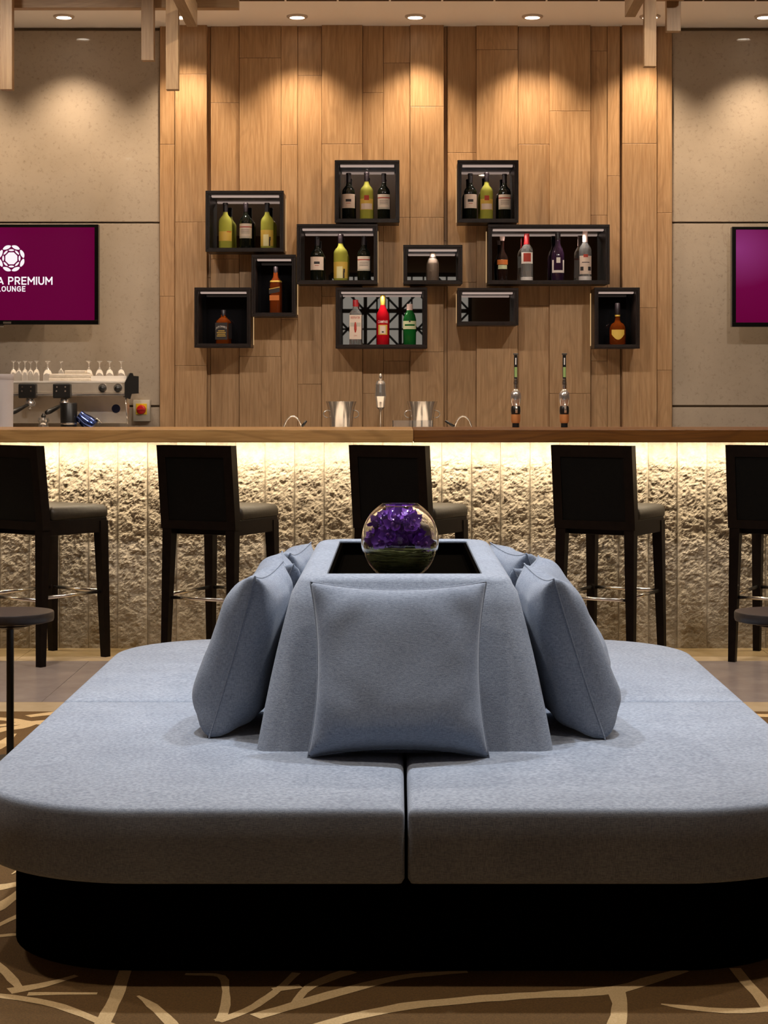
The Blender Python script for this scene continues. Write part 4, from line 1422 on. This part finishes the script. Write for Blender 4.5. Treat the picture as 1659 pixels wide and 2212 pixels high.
# black side cap, six-sided
pts = [(272, 826), (283, 806), (289, 806), (291, 812), (302, 813), (302, 850), (287, 851), (284, 862), (272, 858)]
fr = [Vector((X_(a, DM), yF - .045, Z_(b, DM))) for a, b in pts]
bk = [Vector((p.x - .03, yF + .10, p.z)) for p in fr]
n = len(pts)
cpart(MB().add(fr + bk, [tuple(range(n))[::-1], tuple(range(n, 2 * n))] + [(i, (i + 1) % n, n + (i + 1) % n, n + i) for i in range(n)]), 'side_cap', 'black')
for gx in (63, 137):
    hd = cpart(cbox(gx - 18, gx + 19, 829, 860, yF - .075, yF - .01, .006), 'brew_head', 'black')
    for (bx, by) in ((-9, 836), (9, 836), (-10, 845), (9, 845)):
        mb = MB().lathe([(.0055, 0), (.005, .003)], 10).xform(Matrix.Rotation(R(90), 4, 'X'))
        mb.v = [v + Vector((X_(gx + bx, DM), yF - .075, Z_(by, DM))) - MO for v in mb.v]
        part(mb, 'button', 'chrome', cm, sub=hd)
    zc = Z_(868, DM)
    cpart(MB().lathe([(.030, -.028), (.034, -.024), (.034, -.004), (.028, .006), (.024, .022)], 20, (X_(gx + 5, DM), yF - .03, zc)), 'group_head', 'polish', smooth=True, angle=40)
    hp = [(X_(gx + 2, DM), yF - .06, Z_(874, DM)), (X_(gx - 8, DM), yF - .11, Z_(881, DM)), (X_(gx - 18, DM), yF - .17, Z_(888, DM)), (X_(gx - 23, DM), yF - .20, Z_(891, DM))]
    cpart(MB().tube(hp, [.008, .012, .016, .012], 12), 'portafilter_handle', 'black', smooth=True)
    cpart(MB().tube([(X_(gx + 5, DM), yF - .03, Z_(876, DM)), (X_(gx + 5, DM), yF - .05, Z_(884, DM))], .010, 10), 'double_spout', 'polish', smooth=True)
for kx in (223, 256):
    mb = MB().lathe([(.021, 0), (.022, .006), (.017, .028), (.010, .033)], 16).xform(Matrix.Rotation(R(90), 4, 'X'))
    mb.v = [v + Vector((X_(kx, DM), yF - .02, Z_(840, DM))) for v in mb.v]
    cpart(mb, 'steam_knob', 'black', smooth=True, angle=40)
    mb = MB().lathe([(.027, 0), (.026, .004)], 16).xform(Matrix.Rotation(R(90), 4, 'X'))
    mb.v = [v + Vector((X_(kx, DM), yF - .0205, Z_(838, DM))) for v in mb.v]
    cpart(mb, 'knob_ring', 'polish', smooth=True, angle=40)
cpart(MB().tube([(X_(273, DM), yF - .01, Z_(858, DM)), (X_(274, DM), yF - .05, Z_(866, DM)), (X_(277, DM), yF - .07, Z_(890, DM)), (X_(280, DM), yF - .08, Z_(915, DM))], .004, 8), 'steam_wand', 'polish', smooth=True)
mb = MB().lathe([(.026, 0), (.026, .003)], 24).xform(Matrix.Rotation(R(90), 4, 'X'))
mb.v = [v + Vector((X_(244, DM), yF + .12, Z_(883, DM))) for v in mb.v]
cpart(mb, 'round_badge', 'blue', smooth=True, angle=40)
# milk pitcher, knock box
t = thing('milk_pitcher', 'steel milk pitcher with a blue reflection in its colour, lying under the espresso machine', 'pitcher', (X_(217, DM), DM - .12, ZC + .086))
zb_ = ZC + .086
mb = MB().lathe([(.045, 0), (.047, .004), (.044, .05), (.035, .085), (.036, .11), (.033, .11), (.031, .085), (.040, .05), (.042, .008)], 24)
mb = mb.xform(Matrix.Translation((-.03, 0, .035)) @ Matrix.Rotation(R(-52), 4, 'Y') @ Matrix.Translation((0, 0, -.01)))
lowest = min(v.z for v in mb.v)
mb.v = [v - Vector((0, 0, lowest)) for v in mb.v]
part(mb, 'pitcher_body', 'blue', t, True, 50)
part(MB().tube([(.02, -.045, .05), (.04, -.075, .06), (.01, -.07, .085), (-.01, -.045, .075)], .004, 8), 'handle', 'polish', t, True)
t = thing('knock_box', 'black round canister beside the pitcher under the espresso machine', 'canister', (X_(157, DM), DM - .13, ZC + .086))
part(MB().lathe([(.044, 0), (.048, .003), (.050, Z_(872, DM - .13) - ZC - .086), (.046, Z_(870, DM - .13) - ZC - .086), (.043, .02)], 24), 'canister_body', 'black', t, True, 40)
part(MB().lathe([(.051, .05), (.0515, .052), (.0515, .058), (.051, .06)], 24), 'band', 'chrome', t, True, 40)
t = thing('coffee_grinder', 'small chrome grinder standing under the left brew head', 'grinder', (X_(103, DM), DM - .13, ZC + .086))
part(MB().lathe([(.04, 0), (.042, .005), (.03, .03), (.028, .06), (.036, .075), (.03, .09)], 16), 'body', 'polish', t, True, 40)
part(MB().lathe([(.012, .09), (.015, .10), (.006, .115)], 12), 'knob', 'black', t, True, 40)

# glasses upside down on the tray
ZTR = Z_(823, DM)
SP = F / (DM + .1)


def goblet(px, foot_py, rim_py, w, label, y, zbase):
    h = zbase - zbase + (rim_py - foot_py) / SP
    r = w / SP / 2
    t = thing('stemmed_glass', label, 'glass', (X_(px, y), y, zbase), 'upturned glasses on the espresso machine')
    part(MB().lathe([(r * .93, 0), (r, .0), (r * 1.02, h * .25), (r * .9, h * .48), (r * .4, h * .60), (r * .16, h * .66), (r * .14, h * .84), (r * .3, h * .93), (r * .8, h * .985), (r * .8, h), (r * .1, h)], 16, cap=False), 'goblet_glass', 'goblet', t, True, 60)
    return t


names = ['first', 'second', 'third', 'fourth', 'fifth', 'sixth']
for i, px in enumerate((29, 41, 54, 66, 79)):
    y = DM + (.10 if i % 2 == 0 else .16)
    goblet(px, 779 + (i % 2), 823, 13.5, 'tall upturned stemmed glass, %s from the left on the espresso machine' % names[i], y, ZTR)
goblet(103, 779, 823, 20, 'wide upturned stemmed glass left of the folded cloths', DM + .12, ZTR)
goblet(132, 779, 823, 13, 'upturned stemmed glass standing behind the folded cloths', DM + .20, ZTR)
for i, px in enumerate((192, 215, 237, 262)):
    goblet(px, 779, 823, 17, 'upturned stemmed glass, %s in the right row on the espresso machine' % names[i], DM + .12, ZTR)
t = thing('folded_cloth', 'wide folded cream cloth on the espresso machine', 'cloth', (X_(150, DM), DM + .06, ZTR))
part(MB().box((-.125, -.06, 0), (.125, .07, .020), .006), 'fold', 'towel', t, True, 40)
part(MB().box((-.122, -.055, .0203), (.122, .07, .043), .006), 'fold', 'towel', t, True, 40)
t = thing('folded_cloth', 'small folded cream cloth on top of the wide one', 'cloth', (X_(160, DM), DM + .06, ZTR + .0435))
part(MB().box((-.062, -.04, 0), (.062, .05, .021), .005), 'fold', 'towel', t, True, 40)
# frosted canister at the left edge
t = thing('frosted_canister', 'pale frosted canister at the left edge behind the bar', 'canister', (X_(2, 10.0), 10.0, .88))
hz = Z_(808, 10.0) - .88
part(MB().lathe([(.060, 0), (.064, .003), (.068, hz - .004), (.066, hz), (.062, hz - .006), (.058, .01)], 32), 'body', 'frost', t, True, 40)
part(MB().lathe([(.0685, hz - .03), (.0695, hz - .028), (.0695, hz - .004), (.0685, hz - .002)], 32), 'rim_band', 'frost', t, True, 40)
# rotary switch on the stone wall
DSW = 11.45
xa, xb, zt, zbm = X_(290, DSW), X_(326, DSW), Z_(864, DSW), Z_(910, DSW)
t = thing('isolator_switch', 'grey wall switch box with red rotary knob on yellow plate', 'switch', ((xa + xb) / 2, DSW, (zt + zbm) / 2))
w = (xb - xa) / 2; h = (zt - zbm) / 2
part(MB().box((-w, -.05, -h), (w, -.001, h), .004), 'housing', 'switchgrey', t, True, 40)
part(MB().box((-.034, -.056, -.024), (.034, -.0502, .044), .001), 'plate', 'switchyellow', t)
kb = part(MB().lathe([(.029, 0), (.030, .004), (.026, .018), (.022, .020)], 24).xform(Matrix.Translation((0, -.0562, .006)) @ Matrix.Rotation(R(90), 4, 'X')), 'knob', 'switchred', t, True, 40)
part(MB().box((-.025, -.082, .002), (.025, -.076, .011), .001), 'grip', 'redcap', t, sub=kb)

# ------------------------------------------------------------------ bar stools
def make_stool():
    t = thing('bar_stool', 'x', 'bar stool', (0, 0, 0), 'dark bar stools in front of the bar')
    hw, hd = .195, .212
    # legs, tapering
    for sx in (-1, 1):
        for sy in (-1, 1):
            top = .66 if sy < 0 else .655
            x1, y1 = sx * (hw - .025), sy * (hd - .026)
            x0, y0 = sx * (hw - .014), sy * (hd - .004)
            a, b = .0165, .025
            part(MB().hexa([(x0 - a, y0 - a, 0), (x0 + a, y0 - a, 0), (x0 + a, y0 + a, 0), (x0 - a, y0 + a, 0)],
                           [(x1 - b, y1 - b, top), (x1 + b, y1 - b, top), (x1 + b, y1 + b, top), (x1 - b, y1 + b, top)]), 'leg', 'espresso', t)
    # seat frame and pad
    part(MB().box((-hw + .004, -hd + .052, .600), (hw - .004, hd - .004, .672), .003), 'seat_frame', 'espresso', t)
    mb = MB()
    rings = []
    for ins, z in ((.006, .672), (0, .680), (0, .705), (.006, .720), (.018, .730), (.05, .735), (.11, .738)):
        rings.append([(x, y, z) for x, y in rrect(-hw - .004, hw + .004, -hd + .055, hd + .006, [.025] * 4, ins, 4)])
    loft(mb, rings)
    part(mb, 'seat_pad', 'seat_leather', t, True, 60)
    # back: frame with inset panel, leaning a little
    def leanbox(x0, x1, y0, y1, z0, z1):
        q = lambda z: -(z - .62) * .11
        return MB().hexa([(x0, y0 + q(z0), z0), (x1, y0 + q(z0), z0), (x1, y1 + q(z0), z0), (x0, y1 + q(z0), z0)],
                         [(x0, y0 + q(z1), z1), (x1, y0 + q(z1), z1), (x1, y1 + q(z1), z1), (x0, y1 + q(z1), z1)])
    zb0, zb1 = .628, 1.020
    yb0, yb1 = -hd + .000, -hd + .05
    part(leanbox(-hw - .006, -hw + .038, yb0, yb1, zb0, zb1), 'back_post', 'espresso', t)
    part(leanbox(hw - .038, hw + .006, yb0, yb1, zb0, zb1), 'back_post', 'espresso', t)
    part(leanbox(-hw + .038, hw - .038, yb0, yb1, zb1 - .055, zb1), 'top_rail', 'espresso', t)
    part(leanbox(-hw + .038, hw - .038, yb0, yb1, zb0, zb0 + .04), 'bottom_rail', 'espresso', t)
    part(leanbox(-hw + .0385, hw - .0385, yb0 + .004, yb1 - .002, zb0 + .0405, zb1 - .0555), 'back_panel', 'back_leather', t)
    part(leanbox(-hw + .02, hw - .02, yb1 + .0005, yb1 + .02, zb0 + .12, zb1 - .02), 'back_cushion', 'seat_leather', t)
    # footrest rails
    zr = .315
    fx = hw - .02; fy = hd - .016
    for a, b in (((-fx, -fy, zr - .012), (fx, -fy, zr - .012)), ((-fx, fy, zr), (fx, fy, zr)), ((-fx, -fy, zr + .0), (-fx, fy, zr + .0)), ((fx, -fy, zr + .0), (fx, fy, zr + .0))):
        part(MB().tube([a, b], .0085, 10), 'footrest_rail', 'chrome', t, True)
    return t


st = make_stool()
spots = [(-1.665, 8.70, 36, 'dark wooden bar stool at the left edge, beside the round side table'),
         (-.835, 8.70, 25, 'dark wooden bar stool second from the left, behind the left sofa cushions'),
         (.072, 8.70, 28, 'dark wooden bar stool directly behind the bowl of purple orchids'),
         (1.020, 8.70, 28, 'dark wooden bar stool second from the right, behind the right sofa cushions'),
         (1.835, 8.70, 27, 'dark wooden bar stool at the right edge, cut by the picture')]
for i, (x, y, a, lb) in enumerate(spots):
    o = st if i == 0 else clone(st)
    o.location = (x, y, .004)
    o.rotation_euler = (0, 0, R(-a))
    o['label'] = lb

# ------------------------------------------------------------------ side tables
def side_table(px, D, label):
    x = X_(px, D); top = Z_(1321, D)
    t = thing('side_table', label, 'side table', (x, D, .009), 'small round side tables')
    top -= .009
    r = .147
    part(MB().lathe([(r * .9, top - .034), (r * .985, top - .031), (r, top - .024), (r, top - .004), (r * .985, top), (r * .9, top + .0005)], 48), 'table_top', 'tabletop', t, True, 40)
    part(MB().lathe([(.03, top - .058), (.075, top - .046), (.08, top - .0345)], 24), 'hub', 'espresso', t, True, 40)
    part(MB().lathe([(.0125, .012), (.0125, top - .05)], 16), 'pole', 'black', t, True, 40)
    part(MB().lathe([(.11, 0), (.112, .004), (.10, .010), (.02, .014)], 32), 'base_plate', 'black', t, True, 40)
    return t


side_table(22, 6.2, 'small round dark side table at the left edge')
side_table(1681, 6.2, 'small round dark side table at the right edge')

# ------------------------------------------------------------------ the sofa
SXL, SXR, SYF, SYB = -.953, .993, 3.836, 6.553
SMX, SMY = (SXL + SXR) / 2, (SYF + SYB) / 2
ZS0, ZS1 = .222, .385
SO = Vector((SMX, SMY, .009))
sofa = thing('sofa', 'large blue-grey island sofa with central tapered backrest in the foreground', 'sofa', SO)


def spart(mb, *a, **kw):
    mb.v = [v - SO for v in mb.v]
    return part(mb, a[0], a[1], sofa, **kw)


RC = .40
gap = .0035
for (xa, xb, ya, yb, rad) in ((SXL, SMX - gap, SYF, SMY - gap, [.014, .014, .014, RC]), (SMX + gap, SXR, SYF, SMY - gap, [RC, .014, .014, .014]),
                              (SMX + gap, SXR, SMY + gap, SYB, [.014, RC, .014, .014]), (SXL, SMX - gap, SMY + gap, SYB, [.014, .014, RC, .014])):
    rings = []
    for ins, z in ((.02, ZS0), (.006, ZS0 + .004), (0, ZS0 + .014), (0, ZS1 - .020), (.001, ZS1 - .013), (.0035, ZS1 - .0075), (.008, ZS1 - .003), (.015, ZS1 - .0005), (.05, ZS1 + .002), (.10, ZS1 + .004), (.2, ZS1 + .005)):
        rings.append([(x, y, z) for x, y in rrect(xa, xb, ya, yb, rad, ins, 14)])
    mb = MB()
    loft(mb, rings)
    spart(mb, 'seat_cushion', 'sofa', smooth=True, angle=70)
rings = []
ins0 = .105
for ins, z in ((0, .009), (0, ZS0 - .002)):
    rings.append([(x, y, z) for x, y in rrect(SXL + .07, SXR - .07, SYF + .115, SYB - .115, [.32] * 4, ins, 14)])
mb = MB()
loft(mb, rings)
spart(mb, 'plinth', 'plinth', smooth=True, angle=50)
rings = [[(x, y, z) for x, y in rrect(SXL + .1, SXR - .1, SYF + .14, SYB - .14, [.3] * 4, 0, 14)] for z in (.0088, .03)]

# backrest
HB, LB = .362, .767
HT = .413
rings = []
zs = ZS1 + .002


def ring(hx, hy, z, r):
    return [(x, y, z) for x, y in rrect(SMX - hx, SMX + hx, SMY - hy, SMY + hy, [r] * 4, 0, 8)]


for q in (0, .04, .12, .25, .4, .55, .7, .82, .90):
    bulge = .006 * math.sin(math.pi * q)
    rings.append(ring(HB - .088 * q + bulge, LB - .14 * q + bulge, zs + HT * q, .035 + .03 * q))
hx, hy = HB - .088, LB - .14
for da, dz in ((-.001, .935), (.004, .965), (.013, .985), (.024, .996), (.036, 1.0)):
    rings.append(ring(hx - da, hy - da, zs + HT * dz, .065))
rings.append(ring(.204, .545, zs + HT * 1.0, .012))
rings.append(ring(.199, .540, zs + HT - .004, .008))
rings.append(ring(.199, .540, zs + HT - .075, .008))
mb = MB()
loft(mb, rings, True, False)
spart(mb, 'backrest', 'sofa', smooth=True, angle=45)
# tray
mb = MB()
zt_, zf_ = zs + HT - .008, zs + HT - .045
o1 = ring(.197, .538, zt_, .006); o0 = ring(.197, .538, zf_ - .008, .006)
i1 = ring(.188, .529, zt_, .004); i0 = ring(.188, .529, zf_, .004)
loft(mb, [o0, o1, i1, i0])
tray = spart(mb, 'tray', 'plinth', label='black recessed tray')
ZTRAY = zf_

# ------------------------------------------------------------------ loose cushions
def pillow_mesh(w, h, th, seed, N=30, ear=.10, flop=0.0):
    rnd = random.Random(seed)
    off = Vector((rnd.uniform(0, 50), rnd.uniform(0, 50), rnd.uniform(0, 50)))
    mb = MB()
    idx = {}
    vs = []
    fs = []

    def pos(u, v, side):
        cu = 1 - ear * (1 - v * v) ** 1.0 * abs(u) ** 2
        cv = 1 - ear * (1 - u * u) ** 1.0 * abs(v) ** 2
        x = u * w / 2 * cu
        y = v * h / 2 * cv
        e = max(0.0, (1 - abs(u) ** 4.4) * (1 - abs(v) ** 4.4))
        z = side * th / 2 * e ** .50 * (1.02 - .20 * v)
        # wrinkles running from the corners
        c = (abs(u) * abs(v)) ** 1.5
        p = Vector((x * 9, y * 9, side * 1.7)) + off
        wr = noise.noise(p) * .005 * e ** .4 + noise.noise(p * 2.3) * .004 * (1 - e) ** .5 * (e ** .3)
        cr = math.sin((u * 1.0 - v * 1.0) * 9 if u * v < 0 else (u + v) * 9) * c * .010 * e ** .3
        z += side * (wr + cr)
        y += flop * (abs(u) ** 3) * h
        return Vector((x, y, z))
    for side in (1, -1):
        for i in range(N + 1):
            for j in range(N + 1):
                u = -1 + 2 * i / N; v = -1 + 2 * j / N
                u = math.sin(u * math.pi / 2) * .55 + u * .45
                v = math.sin(v * math.pi / 2) * .55 + v * .45
                edge = i in (0, N) or j in (0, N)
                if edge and side == -1:
                    idx[(side, i, j)] = idx[(1, i, j)]
                    continue
                p = pos(u, v, side if not edge else 0)
                idx[(side, i, j)] = len(vs)
                vs.append(p)
        for i in range(N):
            for j in range(N):
                q = (idx[(side, i, j)], idx[(side, i + 1, j)], idx[(side, i + 1, j + 1)], idx[(side, i, j + 1)])
                fs.append(q if side == 1 else q[::-1])
    mb.add(vs, fs)
    seam = [vs[idx[(1, i, 0)]] for i in range(N)] + [vs[idx[(1, N, j)]] for j in range(N)] + [vs[idx[(1, i, N)]] for i in range(N, 0, -1)] + [vs[idx[(1, 0, j)]] for j in range(N, -1, -1)]
    return mb, seam


def cushion(center, xdir, ydir, w, h, th, seed, label, m='cushion', flop=0.0):
    xd = Vector(xdir).normalized(); yd = Vector(ydir)
    zd = xd.cross(yd).normalized(); yd = zd.cross(xd).normalized()
    rot = Matrix((xd, yd, zd)).transposed().to_4x4()
    mb, seam = pillow_mesh(w, h, th, seed, flop=flop)
    mb.xform(rot)
    seam = [rot @ p for p in seam]
    low = min(v.z for v in mb.v)
    c = Vector(center)
    if c.z + low < ZS1 + .006:
        c.z = ZS1 + .006 - low
    t = thing('throw_cushion', label, 'cushion', c, 'blue grey cushions leaning on the sofa backrest')
    part(mb, 'cover', m, t, True)
    part(MB().tube(seam, .0022, 5, False), 'seam', m, t, True)
    return t


cushion((.004, 4.415, .585), (1, 0, 0), (0, .30, .954), .432, .425, .165, 1, 'square blue-grey cushion facing the camera against the front of the backrest')
SIDE = [
    ('L', 4.80, -.392, 16, 6, .425, 'blue-grey cushion on the left side of the backrest, nearest the camera'),
    ('L', 5.27, -.385, 20, -8, .42, 'blue-grey cushion on the left side of the backrest, second from the camera'),
    ('L', 5.74, -.385, 24, 6, .42, 'blue-grey cushion on the left side of the backrest, farthest from the camera'),
    ('R', 4.78, .435, 18, -6, .425, 'blue-grey cushion on the right side of the backrest, nearest the camera'),
    ('R', 5.24, .46, 26, 14, .42, 'blue-grey cushion on the right side of the backrest, second from the camera'),
    ('R', 5.68, .42, 22, -12, .42, 'blue-grey cushion on the right side of the backrest, farthest from the camera'),
]
for i, (s, y, x, lean, yaw, sz, lb) in enumerate(SIDE):
    sg = -1 if s == 'L' else 1
    ln = R(lean); yw = R(yaw)
    xd = Vector((math.sin(yw), -math.cos(yw) * -sg * -1, 0)) if False else Vector((math.sin(yw), math.cos(yw), 0))
    yd = Vector((-sg * math.sin(ln), 0, math.cos(ln)))
    cushion((x, y, .585), xd, yd, sz, sz, .168, 20 + i, lb)

# ------------------------------------------------------------------ bowl of orchids
DBW = 5.0
bx = X_(864, DBW)
rb_ = .1065
zc_ = ZTRAY + .0985
bowl = thing('glass_bowl', 'round clear glass fishbowl vase standing in the sofa tray', 'bowl', (bx, DBW, ZTRAY + .0005))
prof = []
a0, a1 = -58, 62
RV = .1155
for i in range(25):
    a = R(a0 + (a1 - a0) * i / 24)
    prof.append((rb_ * math.cos(a), .0985 + RV * math.sin(a)))
inner = [(r * .972, .0985 + (z - .0985) * .968) for r, z in prof]
full = [(.001, 0.0)] + prof + [(prof[-1][0] * .985, prof[-1][1] + .0025)] + inner[::-1] + [(.001, inner[0][1])]
z_low = min(z for r, z in full)
full = [(r, z - min(0, z_low) + 0) for r, z in full]
part(MB().lathe(full, 48, cap=False), 'bowl_glass', 'glass', bowl, True, 50)
# orchids
def bloom_mesh():
    mb = MB()
    for k in range(5):
        a = 2 * math.pi * k / 5
        L_, Wd = .026, .013 if k % 2 == 0 else .010
        vs = []; fs = []
        for i in range(5):
            t = i / 4
            wd = Wd * math.sin(math.pi * (t * .85 + .1)) ** .8
            for j in range(3):
                s = -1 + j
                x = L_ * t; y = s * wd
                z = .010 * t * t - .006 * (1 - abs(s)) * math.sin(math.pi * t) + .004 * s * math.sin(t * 5 + k)
                vs.append((x * math.cos(a) - y * math.sin(a), x * math.sin(a) + y * math.cos(a), z))
        for i in range(4):
            for j in range(2):
                b = i * 3 + j
                fs.append((b, b + 1, b + 4, b + 3))
        mb.add(vs, fs)
    return mb


bm0 = bloom_mesh()
lip0 = MB().lathe([(.001, -.002), (.004, .002), (.005, .006), (.002, .011)], 8)
ro = random.Random(5)
proto = None
cz = ZTRAY + .0985
for i in range(64):
    while True:
        p = Vector((ro.uniform(-1, 1), ro.uniform(-1, 1), ro.uniform(-.12, .86)))
        lim = .80 if p.z < .5 else .86
        if .38 < p.length < lim and (p.z < .62 or p.xy.length < .45):
            break
    d = p.normalized()
    pos_ = Vector((bx, DBW, cz)) + p * rb_
    if proto is None:
        t = thing('orchid_bloom', 'purple orchid bloom packed in the upper half of the glass bowl', 'orchid', pos_, 'purple orchid blooms in the glass bowl')
        part(bm0, 'petals', 'petal', t, True)
        part(lip0, 'lip', 'pistil', t, True)
        proto = t
    else:
        t = clone(proto)
        t.location = pos_
    nd = (d + Vector((ro.uniform(-.5, .5), ro.uniform(-.5, .5), ro.uniform(-.3, .6)))).normalized()
    t.rotation_mode = 'QUATERNION'
    t.rotation_quaternion = nd.to_track_quat('Z', 'Y') @ Matrix.Rotation(ro.uniform(0, 6.28), 4, 'Z').to_quaternion()
    s = ro.uniform(.75, 1.05)
    t.scale = (s, s, s)
# grass
g = MB()
for i in range(130):
    a = ro.uniform(0, 6.28); z = ro.uniform(-.76, -.12)
    rmax = math.sqrt(max(0.02, 1 - z * z)) * .93
    rr_ = ro.uniform(.55, 1.0) ** .5 * rmax * rb_
    ln_ = ro.uniform(1.2, 3.2)
    pts = []
    tilt = ro.uniform(-.22, .22)
    for k in range(9):
        u = k / 8
        an = a + ln_ * u
        zz = z * rb_ + tilt * .05 * (u - .5) * 2
        rlim = math.sqrt(max(.0, (rb_ * .93) ** 2 - zz * zz))
        r2 = min(rr_, rlim)
        pts.append((r2 * math.cos(an), r2 * math.sin(an), zz))
    g.tube(pts, [.0008] + [.0019] * 7 + [.0006], 5)
go = g.build('grass_blades', 'grass', None, True)
go.location = (bx, DBW, cz)
tag(go, 'long green grass blades coiled in the lower half of the glass bowl', 'grass', None, 'stuff')
